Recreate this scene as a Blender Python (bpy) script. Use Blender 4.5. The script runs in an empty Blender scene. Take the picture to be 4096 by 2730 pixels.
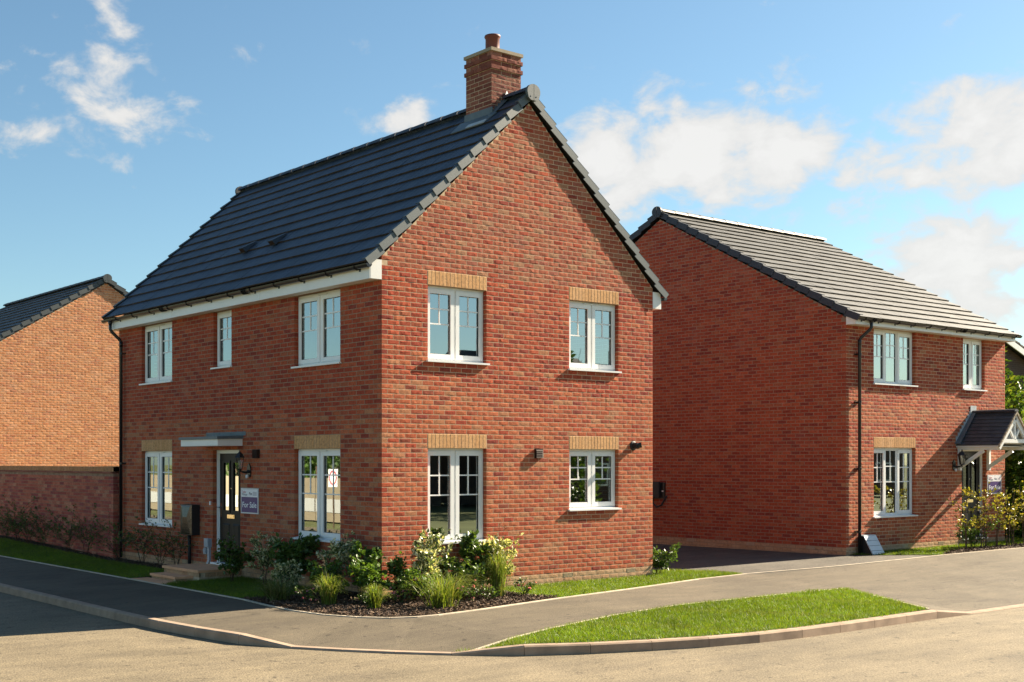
import bpy, math, random
import numpy as np
from mathutils import Vector, Matrix
from mathutils.geometry import delaunay_2d_cdt

random.seed(7)
rng = np.random.default_rng(7)
scene = bpy.context.scene
COL = scene.collection
V = Vector

# ------------------------------------------------------------------ camera
TH = 0.6406347
CS, SN = math.cos(TH), math.sin(TH)
RX, RY = CS, -SN              # camera right
FX, FY = SN, CS               # camera forward
CAMX, CAMY, CAMZ = -11.2343, -15.3065, 1.90377
FPX, CX, HY = 5011.1, 1564.52, 1843.946      # in pixels of the 4096 wide photograph
cam = bpy.data.cameras.new('camera')
camo = bpy.data.objects.new('camera', cam)
COL.objects.link(camo)
cam.sensor_width = 36.0
cam.lens = FPX / 4096 * 36
cam.shift_x = (2048 - CX) / 4096
cam.shift_y = (HY - 1365) / 4096
cam.clip_start = 0.1
cam.clip_end = 2000
camo.location = (CAMX, CAMY, CAMZ)
camo.rotation_euler = (math.pi / 2, 0, -math.atan2(FX, FY))
scene.camera = camo
scene.render.resolution_x = 1024
scene.render.resolution_y = 682


def depth_of(x, y):
    return (x - CAMX) * FX + (y - CAMY) * FY


def pix_dir(u, v):
    t = (u - CX) / FPX
    d = V((FX + RX * t, FY + RY * t, (HY - v) / FPX))
    return d.normalized()


# ------------------------------------------------------------------ light
SUN = V((6.6, -1.0, 4.1)).normalized()
SUN_EL = math.asin(SUN.z)
SUN_AZ = math.atan2(SUN.x, SUN.y)
SUN_STRENGTH = 5.0
SKY_STRENGTH = 0.05
EXPOSURE = 1.95
CLOUD_WHITE = (4.75, 4.65, 4.5)
SKY_TINT = (.66, .785, .765)

world = bpy.data.worlds.new('World')
scene.world = world
world.use_nodes = True
wn, wl = world.node_tree.nodes, world.node_tree.links
wn.clear()


def nd(nodes, typ, **kw):
    n = nodes.new(typ)
    for k, v in kw.items():
        if k.startswith('i_'):
            n.inputs[k[2:].replace('_', ' ')].default_value = v
        else:
            setattr(n, k, v)
    return n


def math_node(nodes, links, op, a, b=None, c=None, clamp=False):
    n = nodes.new('ShaderNodeMath')
    n.operation = op
    n.use_clamp = clamp
    for i, x in enumerate((a, b, c)):
        if x is None:
            continue
        if isinstance(x, (int, float)):
            n.inputs[i].default_value = x
        else:
            links.new(x, n.inputs[i])
    return n.outputs[0]


w_out = nd(wn, 'ShaderNodeOutputWorld')
w_bg = nd(wn, 'ShaderNodeBackground')
w_sky = nd(wn, 'ShaderNodeTexSky', sky_type='NISHITA', sun_disc=False)
w_sky.sun_elevation = SUN_EL
w_sky.sun_rotation = SUN_AZ
w_sky.altitude = 50
w_sky.air_density = 1.0
w_sky.dust_density = 0.6
w_sky.ozone_density = 2.0
w_tc = nd(wn, 'ShaderNodeTexCoord')
w_sep = nd(wn, 'ShaderNodeSeparateXYZ')
wl.new(w_tc.outputs['Generated'], w_sep.inputs[0])
AZ = math_node(wn, wl, 'ARCTAN2', w_sep.outputs['X'], w_sep.outputs['Y'])
EL = math_node(wn, wl, 'ARCSINE', w_sep.outputs['Z'])
# clouds: (photo u, v, half width, half height in radians, weight), placed as directions on the sky
CLOUDS = [(430, 240, .030, .050, .62), (270, 280, .035, .035, .40), (470, 430, .060, .034, .62), (60, 500, .06, .03, .45),
          (1600, 490, .045, .022, .62),
          (2780, 610, .080, .050, 1.0), (2500, 670, .06, .050, .95), (3060, 610, .060, .045, 1.0), (2850, 745, .14, .026, .65),
          (3620, 690, .08, .035, .75), (3980, 550, .08, .045, .95),
          (3860, 1050, .070, .038, 1.0), (3640, 1040, .06, .020, .65), (4000, 1250, .08, .04, .65)]
blob = None
for u, v, sa, se, w in CLOUDS:
    d = pix_dir(u, v)
    a0, e0 = math.atan2(d.x, d.y), math.asin(d.z)
    x = math_node(wn, wl, 'MULTIPLY', math_node(wn, wl, 'SUBTRACT', AZ, a0), 1 / sa)
    y = math_node(wn, wl, 'MULTIPLY', math_node(wn, wl, 'SUBTRACT', EL, e0), 1 / se)
    r2 = math_node(wn, wl, 'MULTIPLY_ADD', x, x, math_node(wn, wl, 'MULTIPLY', y, y))
    g = math_node(wn, wl, 'MULTIPLY', math_node(wn, wl, 'POWER', 2.718, math_node(wn, wl, 'MULTIPLY', r2, -1.0)), w)
    blob = g if blob is None else math_node(wn, wl, 'MAXIMUM', blob, g)
# stretched noise in azimuth / elevation space
w_cmb = nd(wn, 'ShaderNodeCombineXYZ')
wl.new(AZ, w_cmb.inputs[0])
wl.new(math_node(wn, wl, 'MULTIPLY', EL, 1.5), w_cmb.inputs[1])
w_n1 = nd(wn, 'ShaderNodeTexNoise', i_Scale=22.0, i_Detail=9.0, i_Roughness=0.58, i_Distortion=0.25)
w_n2 = nd(wn, 'ShaderNodeTexNoise', i_Scale=2.2, i_Detail=3.0, i_Roughness=0.5)
wl.new(w_cmb.outputs[0], w_n1.inputs['Vector'])
wl.new(w_tc.outputs['Generated'], w_n2.inputs['Vector'])
far = nd(wn, 'ShaderNodeMapRange', i_From_Min=0.60, i_From_Max=0.78, i_To_Min=0.0, i_To_Max=0.55)
wl.new(w_n2.outputs['Fac'], far.inputs['Value'])
dens = math_node(wn, wl, 'MAXIMUM', blob, far.outputs[0])
dens = math_node(wn, wl, 'MULTIPLY_ADD', math_node(wn, wl, 'SUBTRACT', w_n1.outputs['Fac'], 0.5), 2.0, math_node(wn, wl, 'MULTIPLY', dens, 1.0))
cl = nd(wn, 'ShaderNodeMapRange', interpolation_type='SMOOTHSTEP', i_From_Min=0.28, i_From_Max=0.78, i_To_Min=0.0, i_To_Max=0.94)
wl.new(dens, cl.inputs['Value'])
cl_fac = math_node(wn, wl, 'MULTIPLY', cl.outputs[0], math_node(wn, wl, 'GREATER_THAN', EL, 0.0))
shade = nd(wn, 'ShaderNodeMapRange', i_From_Min=0.3, i_From_Max=1.0, i_To_Min=0.80, i_To_Max=1.0)
wl.new(dens, shade.inputs['Value'])
cl_col = nd(wn, 'ShaderNodeVectorMath', operation='SCALE')
cl_col.inputs[0].default_value = CLOUD_WHITE
wl.new(shade.outputs[0], cl_col.inputs['Scale'])
w_hs = nd(wn, 'ShaderNodeVectorMath', operation='MULTIPLY')
w_hs.inputs[1].default_value = SKY_TINT
wl.new(w_sky.outputs[0], w_hs.inputs[0])
w_mix = nd(wn, 'ShaderNodeMix', data_type='RGBA')
wl.new(cl_fac, w_mix.inputs['Factor'])
wl.new(w_hs.outputs[0], w_mix.inputs[6])
wl.new(cl_col.outputs[0], w_mix.inputs[7])
wl.new(w_mix.outputs[2], w_bg.inputs['Color'])
w_bg.inputs['Strength'].default_value = SKY_STRENGTH
wl.new(w_bg.outputs[0], w_out.inputs[0])

sun = bpy.data.lights.new('sun', 'SUN')
sun.energy = SUN_STRENGTH
sun.angle = math.radians(0.53)
sun.color = (1.0, 0.86, 0.66)
suno = bpy.data.objects.new('sun', sun)
suno.rotation_euler = (-SUN).to_track_quat('-Z', 'Y').to_euler()
suno.location = (20, -10, 30)
COL.objects.link(suno)

vs = scene.view_settings
vs.view_transform = 'Standard'
vs.look = 'None'
vs.exposure = EXPOSURE
vs.gamma = 1.0
vs.use_curve_mapping = False
scene.render.engine = 'CYCLES'
scene.cycles.max_bounces = 5
scene.cycles.transparent_max_bounces = 8


# ------------------------------------------------------------------ materials
def new_mat(name):
    m = bpy.data.materials.new(name)
    m.use_nodes = True
    n, l = m.node_tree.nodes, m.node_tree.links
    n.clear()
    out = n.new('ShaderNodeOutputMaterial')
    bs = n.new('ShaderNodeBsdfPrincipled')
    l.new(bs.outputs[0], out.inputs[0])
    return m, n, l, bs, out


def ramp(n, l, fac, stops):
    r = n.new('ShaderNodeValToRGB')
    e = r.color_ramp.elements
    while len(e) < len(stops):
        e.new(0.5)
    for i, (p, c) in enumerate(stops):
        e[i].position = p
        e[i].color = (*c, 1)
    l.new(fac, r.inputs[0])
    return r.outputs[0]


def pos(n):
    return n.new('ShaderNodeNewGeometry').outputs['Position']


def noise(n, l, scale, detail=4, rough=.55, vec=None, dist=0.0):
    t = nd(n, 'ShaderNodeTexNoise', i_Scale=scale, i_Detail=detail, i_Roughness=rough, i_Distortion=dist)
    l.new(vec if vec is not None else pos(n), t.inputs['Vector'])
    return t


def bump(n, l, bs, height, strength, dist):
    b = nd(n, 'ShaderNodeBump', i_Strength=strength, i_Distance=dist)
    l.new(height, b.inputs['Height'])
    l.new(b.outputs[0], bs.inputs['Normal'])
    return b


def mixcol(n, l, fac, a, b, blend='MIX'):
    m = n.new('ShaderNodeMix')
    m.data_type = 'RGBA'
    m.blend_type = blend
    for idx, x in ((0, fac), (6, a), (7, b)):
        if isinstance(x, (int, float)):
            m.inputs[idx].default_value = x
        elif isinstance(x, tuple):
            m.inputs[idx].default_value = (*x, 1)
        else:
            l.new(x, m.inputs[idx])
    return m.outputs[2]


def simple(name, col, rough=.6, spec=.5, metal=0.0, var=.12, nscale=6.0, bmp=0.0, bscale=60, bdist=.003):
    m, n, l, bs, out = new_mat(name)
    t = noise(n, l, nscale, 5, .6)
    lo = tuple(max(0, c * (1 - var)) for c in col)
    hi = tuple(min(1, c * (1 + var)) for c in col)
    l.new(ramp(n, l, t.outputs['Fac'], [(.3, lo), (.7, hi)]), bs.inputs['Base Color'])
    bs.inputs['Roughness'].default_value = rough
    bs.inputs['Specular IOR Level'].default_value = spec
    bs.inputs['Metallic'].default_value = metal
    if bmp:
        bump(n, l, bs, noise(n, l, bscale, 4, .6).outputs['Fac'], bmp, bdist)
    return m


def brick_mat(name, bstr):
    m, n, l, bs, out = new_mat(name)
    at = nd(n, 'ShaderNodeAttribute', attribute_name='bcol')
    t1 = noise(n, l, 22, 5, .65)
    f1 = ramp(n, l, t1.outputs['Fac'], [(.30, (.62, .60, .58)), (.50, (1, 1, 1)), (.75, (1.22, 1.15, 1.1))])
    c = mixcol(n, l, 1.0, at.outputs['Color'], f1, 'MULTIPLY')
    # creases and drag marks
    t2 = noise(n, l, 70, 3, .6)
    f2 = ramp(n, l, t2.outputs['Fac'], [(.32, (.42, .38, .36)), (.42, (1, 1, 1))])
    c = mixcol(n, l, .55, c, mixcol(n, l, 1.0, c, f2, 'MULTIPLY'))
    # faint pale bloom of lime over the whole wall
    t3 = noise(n, l, 1.3, 4, .6)
    f3 = nd(n, 'ShaderNodeMapRange', i_From_Min=.56, i_From_Max=.80, i_To_Min=0.0, i_To_Max=.10)
    l.new(t3.outputs['Fac'], f3.inputs['Value'])
    c = mixcol(n, l, f3.outputs[0], c, (.55, .45, .38))
    l.new(c, bs.inputs['Base Color'])
    bs.inputs['Roughness'].default_value = .92
    bs.inputs['Specular IOR Level'].default_value = .15
    h = math_node(n, l, 'ADD', math_node(n, l, 'MULTIPLY', t1.outputs['Fac'], 1.0), math_node(n, l, 'MULTIPLY', t2.outputs['Fac'], .5))
    bump(n, l, bs, h, bstr, .006)
    return m


def leaf_mat(name, gloss=.45, trans=.35):
    m, n, l, bs, out = new_mat(name)
    at = nd(n, 'ShaderNodeAttribute', attribute_name='bcol')
    t = noise(n, l, 35, 3, .6)
    f = ramp(n, l, t.outputs['Fac'], [(.3, (.7, .7, .7)), (.7, (1.25, 1.25, 1.25))])
    c = mixcol(n, l, 1.0, at.outputs['Color'], f, 'MULTIPLY')
    l.new(c, bs.inputs['Base Color'])
    bs.inputs['Roughness'].default_value = gloss
    bs.inputs['Specular IOR Level'].default_value = .4
    tr = n.new('ShaderNodeBsdfTranslucent')
    l.new(mixcol(n, l, 1.0, c, (1.25, 1.2, .5), 'MULTIPLY'), tr.inputs['Color'])
    mx = n.new('ShaderNodeMixShader')
    mx.inputs[0].default_value = trans
    l.new(bs.outputs[0], mx.inputs[1])
    l.new(tr.outputs[0], mx.inputs[2])
    l.new(mx.outputs[0], out.inputs[0])
    return m


def asphalt_mat(name, col, grit, coarse):
    m, n, l, bs, out = new_mat(name)
    p = pos(n)
    big = noise(n, l, .55, 5, .6, p, .6)
    streak = n.new('ShaderNodeMapping')
    streak.inputs['Scale'].default_value = (.5, 2.2, 1)
    streak.inputs['Rotation'].default_value = (0, 0, .25)
    l.new(p, streak.inputs['Vector'])
    mid = noise(n, l, 1.6, 5, .65, streak.outputs[0])
    fine = noise(n, l, grit, 3, .7, p)
    vor = nd(n, 'ShaderNodeTexVoronoi', i_Scale=coarse)
    l.new(p, vor.inputs['Vector'])
    a = tuple(c * .72 for c in col)
    b = tuple(min(1, c * 1.22) for c in col)
    base = ramp(n, l, big.outputs['Fac'], [(.25, a), (.75, b)])
    base = mixcol(n, l, 1.0, base, ramp(n, l, mid.outputs['Fac'], [(.3, (.80, .80, .82)), (.7, (1.14, 1.13, 1.1))]), 'MULTIPLY')
    base = mixcol(n, l, 1.0, base, ramp(n, l, fine.outputs['Fac'], [(.28, (.66, .66, .67)), (.5, (1, 1, 1)), (.72, (1.32, 1.30, 1.25))]), 'MULTIPLY')
    base = mixcol(n, l, 1.0, base, ramp(n, l, vor.outputs['Distance'], [(.0, (1.2, 1.19, 1.16)), (.35, (1, 1, 1)), (.7, (.72, .72, .73))]), 'MULTIPLY')
    # dark spots of bitumen and a few worn pale streaks
    sp = noise(n, l, 9.0, 2, .5, p)
    base = mixcol(n, l, 1.0, base, ramp(n, l, sp.outputs['Fac'], [(.26, (.45, .45, .47)), (.36, (1, 1, 1)), (.66, (1, 1, 1)), (.78, (1.18, 1.16, 1.12))]), 'MULTIPLY')
    l.new(base, bs.inputs['Base Color'])
    bs.inputs['Roughness'].default_value = .85
    bs.inputs['Specular IOR Level'].default_value = .25
    h = math_node(n, l, 'ADD', fine.outputs['Fac'], math_node(n, l, 'MULTIPLY', vor.outputs['Distance'], -.8))
    bump(n, l, bs, h, .55, .006)
    return m


def glass_mat(name, base=.10, tint=(.75, .86, .86), ior=1.9):
    m, n, l, bs, out = new_mat(name)
    n.remove(bs)
    tr = nd(n, 'ShaderNodeBsdfTransparent')
    tr.inputs[0].default_value = (*tint, 1)
    gl = nd(n, 'ShaderNodeBsdfGlossy')
    gl.inputs['Roughness'].default_value = .012
    gl.inputs['Color'].default_value = (.9, .97, .97, 1)
    t = noise(n, l, 1.1, 2, .5)
    b = nd(n, 'ShaderNodeBump', i_Strength=.03, i_Distance=.02)
    l.new(t.outputs['Fac'], b.inputs['Height'])
    l.new(b.outputs[0], gl.inputs['Normal'])
    fr = nd(n, 'ShaderNodeFresnel', i_IOR=ior)
    fac = math_node(n, l, 'ADD', fr.outputs[0], base, clamp=True)
    mx = n.new('ShaderNodeMixShader')
    l.new(fac, mx.inputs[0])
    l.new(tr.outputs[0], mx.inputs[1])
    l.new(gl.outputs[0], mx.inputs[2])
    l.new(mx.outputs[0], out.inputs[0])
    return m


def course_brick_mat(name, c1, c2, mortar, sx=1.0):
    # far or hidden brick faces: pattern on the surface only
    m, n, l, bs, out = new_mat(name)
    g = n.new('ShaderNodeNewGeometry')
    s = n.new('ShaderNodeSeparateXYZ')
    l.new(g.outputs['Position'], s.inputs[0])
    cmb = n.new('ShaderNodeCombineXYZ')
    l.new(math_node(n, l, 'ADD', s.outputs['X'], s.outputs['Y']), cmb.inputs[0])
    l.new(s.outputs['Z'], cmb.inputs[1])
    t = nd(n, 'ShaderNodeTexBrick', i_Scale=1.0, i_Mortar_Size=.005, i_Brick_Width=.225, i_Row_Height=.075)
    t.inputs['Color1'].default_value = (*c1, 1)
    t.inputs['Color2'].default_value = (*c2, 1)
    t.inputs['Mortar'].default_value = (*mortar, 1)
    l.new(cmb.outputs[0], t.inputs['Vector'])
    l.new(t.outputs['Color'], bs.inputs['Base Color'])
    bs.inputs['Roughness'].default_value = .92
    bump(n, l, bs, t.outputs['Fac'], -.4, .004)
    return m


M = {}
M['brick'] = brick_mat('brick', .42)
M['brick_soft'] = brick_mat('brick_soft', .25)
M['mortar'] = simple('mortar', (.54, .40, .27), .95, .1, var=.2, nscale=9, bmp=.3, bscale=150)  # wall mortar in its lighter tone, raised for the sunlit faces
M['mortar_shaded'] = simple('mortar_shaded', (.29, .19, .13), .95, .1, var=.25, nscale=7)  # same mortar with shade put into the colour for shaded walls; lintels too
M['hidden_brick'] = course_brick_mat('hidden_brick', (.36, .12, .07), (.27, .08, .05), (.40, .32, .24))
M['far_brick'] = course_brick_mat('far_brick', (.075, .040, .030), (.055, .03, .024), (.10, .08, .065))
M['upvc'] = simple('upvc', (.80, .80, .79), .32, .5, var=.03, nscale=3)
M['fascia'] = simple('fascia', (.78, .77, .75), .38, .5, var=.05, nscale=2.2)
M['soffit'] = simple('soffit', (.72, .71, .69), .5, .4, var=.05)
M['gasket'] = simple('gasket', (.02, .02, .022), .6)
M['glass'] = glass_mat('glass', .30)
M['glass_frost'] = simple('glass_frost', (.55, .62, .66), .12, .8, var=.05)
M['interior'] = simple('interior', (.20, .195, .18), .9, .2, var=.06)
M['room_floor'] = simple('room_floor', (.22, .18, .14), .7, .3)
M['tile'] = None
M['gutter'] = simple('gutter', (.014, .014, .016), .28, .5, var=.1)
M['lead'] = simple('lead', (.10, .125, .145), .5, .5, var=.2, nscale=5)
M['lead_pale'] = simple('lead_pale', (.42, .45, .47), .45, .5, var=.18, nscale=8)
M['verge'] = simple('verge', (.070, .087, .093), .5, .4, var=.12, nscale=30, bmp=.2, bscale=300, bdist=.002)
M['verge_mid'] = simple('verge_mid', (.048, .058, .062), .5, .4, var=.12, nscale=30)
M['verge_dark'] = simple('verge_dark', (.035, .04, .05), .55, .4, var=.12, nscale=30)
M['terracotta'] = simple('terracotta', (.13, .034, .024), .55, .4, var=.12)
M['cap'] = simple('cap', (.32, .265, .195), .85, .2, var=.12, nscale=8, bmp=.2)
M['stone'] = simple('stone', (.50, .40, .28), .85, .2, var=.16, nscale=5, bmp=.3, bscale=70)
M['slab'] = simple('slab', (.72, .38, .21), .85, .2, var=.16, nscale=4, bmp=.3, bscale=50)
M['kerb'] = simple('kerb', (.32, .235, .17), .88, .2, var=.22, nscale=3.5, bmp=.35, bscale=110, bdist=.003)
M['edging'] = simple('edging', (.50, .43, .33), .88, .2, var=.2, nscale=4, bmp=.3, bscale=90)
M['asphalt_path'] = asphalt_mat('asphalt_path', (.130, .108, .076), 95, 90)
M['asphalt_road'] = asphalt_mat('asphalt_road', (.200, .164, .108), 60, 42)
M['asphalt_drive'] = asphalt_mat('asphalt_drive', (.115, .104, .086), 190, 150)
M['soil'] = simple('soil', (.055, .038, .025), .95, .1, var=.4, nscale=14, bmp=.8, bscale=45, bdist=.02)
M['turf'] = simple('turf', (.075, .115, .022), .95, .1, var=.4, nscale=9, bmp=.8, bscale=60, bdist=.02)
M['ground'] = simple('ground', (.13, .14, .06), .95, .1, var=.3, nscale=.3)
M['blade'] = leaf_mat('blade', .55, .4)
M['leaf'] = leaf_mat('leaf', .38, .3)
M['chip'] = leaf_mat('chip', .85, .0)
M['bark'] = simple('bark', (.10, .07, .05), .9, .1, var=.3, nscale=30)
M['twig'] = simple('twig', (.075, .045, .035), .85, .1, var=.3, nscale=30)
M['petal'] = leaf_mat('petal', .6, .35)
M['door'] = None
M['black'] = simple('black', (.012, .012, .013), .35, .5, var=.1)
M['black_matt'] = simple('black_matt', (.018, .018, .019), .55, .4, var=.1)
M['meter_brown'] = simple('meter_brown', (.030, .024, .017), .22, .5, var=.1)
M['grey_plastic'] = simple('grey_plastic', (.36, .39, .43), .4, .5, var=.06)
M['white_plastic'] = simple('white_plastic', (.75, .75, .76), .35, .5, var=.04)
M['chrome'] = simple('chrome', (.78, .76, .72), .12, .5, metal=1.0, var=.03)
M['gold'] = simple('gold', (.86, .70, .48), .12, .5, metal=1.0, var=.03)
M['brown_vent'] = simple('brown_vent', (.030, .014, .010), .7, .2, var=.1)
M['airbrick'] = simple('airbrick', (.50, .38, .25), .8, .2, var=.1)
M['lantern_glass'] = glass_mat('lantern_glass', .05, (.9, .86, .8), 1.45)
M['lamp_white'] = simple('lamp_white', (.7, .68, .62), .4, .4)
M['sign_frame'] = simple('sign_frame', (.62, .62, .63), .4, .5, var=.03)
M['sign_white'] = simple('sign_white', (.80, .78, .80), .4, .4, var=.02)
M['sign_purple'] = simple('sign_purple', (.060, .022, .150), .4, .4, var=.05)
M['sign_grey'] = simple('sign_grey', (.52, .50, .54), .4, .4, var=.03)
M['ink_red'] = simple('ink_red', (.42, .03, .05), .5)
M['ink_dark'] = simple('ink_dark', (.045, .035, .06), .5)
M['ink_white'] = simple('ink_white', (.82, .82, .84), .5, var=.02)
M['panel_pale'] = simple('panel_pale', (.46, .52, .58), .4, .5, var=.06)
M['hoard'] = simple('hoard', (.22, .18, .125), .6, .3, var=.1, nscale=2)
M['banner'] = simple('banner', (.36, .36, .35), .6, .3, var=.05)
M['opp_roof'] = simple('opp_roof', (.05, .045, .045), .8, .2, var=.3, nscale=4)


def tile_mat(name, col, gloss):
    m, n, l, bs, out = new_mat(name)
    at = nd(n, 'ShaderNodeAttribute', attribute_name='bcol')
    t = noise(n, l, 5, 6, .65)
    f = ramp(n, l, t.outputs['Fac'], [(.3, (.8, .8, .8)), (.7, (1.2, 1.2, 1.2))])
    t2 = noise(n, l, 160, 2, .6)
    f2 = ramp(n, l, t2.outputs['Fac'], [(.35, (.8, .8, .8)), (.65, (1.15, 1.15, 1.15))])
    c = mixcol(n, l, 1.0, mixcol(n, l, 1.0, at.outputs['Color'], f, 'MULTIPLY'), f2, 'MULTIPLY')
    l.new(c, bs.inputs['Base Color'])
    bs.inputs['Roughness'].default_value = gloss
    bs.inputs['Specular IOR Level'].default_value = .4
    bump(n, l, bs, t2.outputs['Fac'], .15, .002)
    return m


M['tile'] = tile_mat('tile', None, .55)


def wood_grain_mat(name, col):
    m, n, l, bs, out = new_mat(name)
    mp = n.new('ShaderNodeMapping')
    mp.inputs['Scale'].default_value = (1, 26, 2.2)
    l.new(pos(n), mp.inputs['Vector'])
    t = noise(n, l, 3.0, 6, .65, mp.outputs[0], 1.2)
    l.new(ramp(n, l, t.outputs['Fac'], [(.35, tuple(c * .55 for c in col)), (.6, col)]), bs.inputs['Base Color'])
    bs.inputs['Roughness'].default_value = .45
    bs.inputs['Specular IOR Level'].default_value = .25
    bump(n, l, bs, t.outputs['Fac'], .35, .003)
    return m


M['door'] = wood_grain_mat('door', (.014, .012, .010))
M['glass_door'] = glass_mat('glass_door', .04, (.6, .66, .66), 1.5)


# ------------------------------------------------------------------ helpers
def setp(o, label=None, cat=None, group=None, kind=None):
    if label:
        o['label'] = label
    if cat:
        o['category'] = cat
    if group:
        o['group'] = group
    if kind:
        o['kind'] = kind
    return o


def root(name, loc, label, cat, group=None, kind=None):
    o = bpy.data.objects.new(name, None)
    o.empty_display_size = .3
    o.location = loc
    COL.objects.link(o)
    return setp(o, label, cat, group, kind)


def adopt(o, parent):
    if parent is not None:
        o.parent = parent
        if parent.type == 'EMPTY':
            o.matrix_parent_inverse = Matrix.Translation(-V(parent.location))


class Fr:
    """wall frame: point = origin + a*u + n*d + z"""
    def __init__(s, o, a, n):
        s.o, s.a, s.n = V(o), V(a).normalized(), V(n).normalized()
        s.det = s.a.cross(s.n).z

    def p(s, u, d, z):
        return s.o + s.a * u + s.n * d + V((0, 0, z))


WORLD = Fr((0, 0, 0), (1, 0, 0), (0, 1, 0))


class MB:
    def __init__(s):
        s.v, s.f, s.c, s.m = [], [], [], []

    def add(s, verts, faces, c=None, m=0):
        b = len(s.v)
        s.v.extend([tuple(x) for x in verts])
        for f in faces:
            s.f.append(tuple(b + i for i in f))
            s.c.append(c if c is not None else (1, 1, 1))
            s.m.append(m)
        return s

    def hexa(s, p, c=None, m=0, flip=False):
        # p: 8 points, bottom ring 0-3 then top ring 4-7
        F = [(0, 3, 2, 1), (4, 5, 6, 7), (0, 1, 5, 4), (1, 2, 6, 5), (2, 3, 7, 6), (3, 0, 4, 7)]
        if flip:
            F = [f[::-1] for f in F]
        return s.add(p, F, c, m)

    def box(s, fr, u0, u1, d0, d1, z0, z1, c=None, m=0):
        p = [fr.p(u0, d0, z0), fr.p(u1, d0, z0), fr.p(u1, d1, z0), fr.p(u0, d1, z0),
             fr.p(u0, d0, z1), fr.p(u1, d0, z1), fr.p(u1, d1, z1), fr.p(u0, d1, z1)]
        return s.hexa(p, c, m, fr.det < 0)

    def bar(s, p0, p1, w, h, up=V((0, 0, 1)), c=None, m=0):
        p0, p1 = V(p0), V(p1)
        d = (p1 - p0).normalized()
        sd = d.cross(up)
        if sd.length < 1e-4:
            sd = d.cross(V((1, 0, 0)))
        sd.normalize()
        uu = sd.cross(d).normalized()
        q = []
        for e in (p0, p1):
            q += [e - sd * w / 2 - uu * h / 2, e + sd * w / 2 - uu * h / 2, e + sd * w / 2 + uu * h / 2, e - sd * w / 2 + uu * h / 2]
        return s.hexa(q, c, m)

    def prism(s, pts, fr, d0, d1, c=None, m=0):
        # pts: (u,z) polygon
        n = len(pts)
        a = [fr.p(u, d0, z) for u, z in pts]
        b = [fr.p(u, d1, z) for u, z in pts]
        F = [tuple(range(n)), tuple(range(2 * n - 1, n - 1, -1))]
        F += [(i, (i + 1) % n + 0, (i + 1) % n + n, i + n)[::-1] for i in range(n)]
        return s.add(a + b, F, c, m)

    def tube(s, path, r, seg=8, c=None, m=0, caps=True):
        path = [V(p) for p in path]
        rr = r if isinstance(r, (list, tuple)) else [r] * len(path)
        vs, fs = [], []
        up = V((0, 0, 1))
        prev = None
        for i, p in enumerate(path):
            t = (path[min(i + 1, len(path) - 1)] - path[max(i - 1, 0)]).normalized()
            if prev is None:
                x = t.cross(up)
                if x.length < 1e-3:
                    x = t.cross(V((1, 0, 0)))
            else:
                x = prev - t * prev.dot(t)
                if x.length < 1e-5:
                    x = t.cross(up)
            x.normalize()
            prev = x
            y = t.cross(x)
            for k in range(seg):
                a = 2 * math.pi * k / seg
                vs.append(p + (x * math.cos(a) + y * math.sin(a)) * rr[i])
        for i in range(len(path) - 1):
            for k in range(seg):
                k2 = (k + 1) % seg
                fs.append((i * seg + k, i * seg + k2, (i + 1) * seg + k2, (i + 1) * seg + k))
        if caps:
            fs.append(tuple(range(seg))[::-1])
            fs.append(tuple(range((len(path) - 1) * seg, len(path) * seg)))
        return s.add(vs, fs, c, m)

    def lathe(s, ctr, prof, seg=16, c=None, m=0, axis='Z', sx=1.0):
        vs, fs = [], []
        ctr = V(ctr)
        for r, z in prof:
            for k in range(seg):
                a = 2 * math.pi * k / seg
                q = V((r * math.cos(a), r * math.sin(a), z))
                if axis == 'X':
                    q = V((z, r * math.cos(a), r * math.sin(a)))
                elif axis == 'Y':
                    q = V((r * math.sin(a), z, r * math.cos(a)))
                vs.append(ctr + q)
        n = len(prof)
        for i in range(n - 1):
            for k in range(seg):
                k2 = (k + 1) % seg
                fs.append((i * seg + k, i * seg + k2, (i + 1) * seg + k2, (i + 1) * seg + k))
        fs.append(tuple(range(seg))[::-1])
        fs.append(tuple(range((n - 1) * seg, n * seg)))
        return s.add(vs, fs, c, m)

    def mesh(s, name, mats, smooth=False):
        me = bpy.data.meshes.new(name)
        me.from_pydata(s.v, [], s.f)
        for k in (mats if isinstance(mats, (list, tuple)) else [mats]):
            me.materials.append(M[k])
        if any(s.m):
            me.polygons.foreach_set('material_index', s.m)
        at = me.attributes.new('bcol', 'FLOAT_COLOR', 'FACE')
        arr = np.ones((len(s.f), 4), np.float32)
        arr[:, :3] = s.c
        at.data.foreach_set('color', arr.ravel())
        if smooth:
            me.polygons.foreach_set('use_smooth', [True] * len(s.f))
        me.update()
        return me

    def build(s, name, mats, parent=None, smooth=False, **kw):
        o = bpy.data.objects.new(name, s.mesh(name, mats, smooth))
        COL.objects.link(o)
        adopt(o, parent)
        setp(o, **kw)
        return o


def np_mesh(name, verts, faces, cols, mat, parent=None, **kw):
    """verts (N,3), faces (F,k) equal size k, cols (F,3)"""
    me = bpy.data.meshes.new(name)
    nf, k = faces.shape
    me.vertices.add(len(verts))
    me.vertices.foreach_set('co', np.asarray(verts, np.float32).ravel())
    me.loops.add(nf * k)
    me.loops.foreach_set('vertex_index', faces.astype(np.int32).ravel())
    me.polygons.add(nf)
    me.polygons.foreach_set('loop_start', np.arange(0, nf * k, k, dtype=np.int32))
    me.materials.append(M[mat])
    me.update(calc_edges=True)
    at = me.attributes.new('bcol', 'FLOAT_COLOR', 'FACE')
    arr = np.ones((nf, 4), np.float32)
    arr[:, :3] = cols
    at.data.foreach_set('color', arr.ravel())
    o = bpy.data.objects.new(name, me)
    COL.objects.link(o)
    adopt(o, parent)
    return setp(o, **kw)


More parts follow.
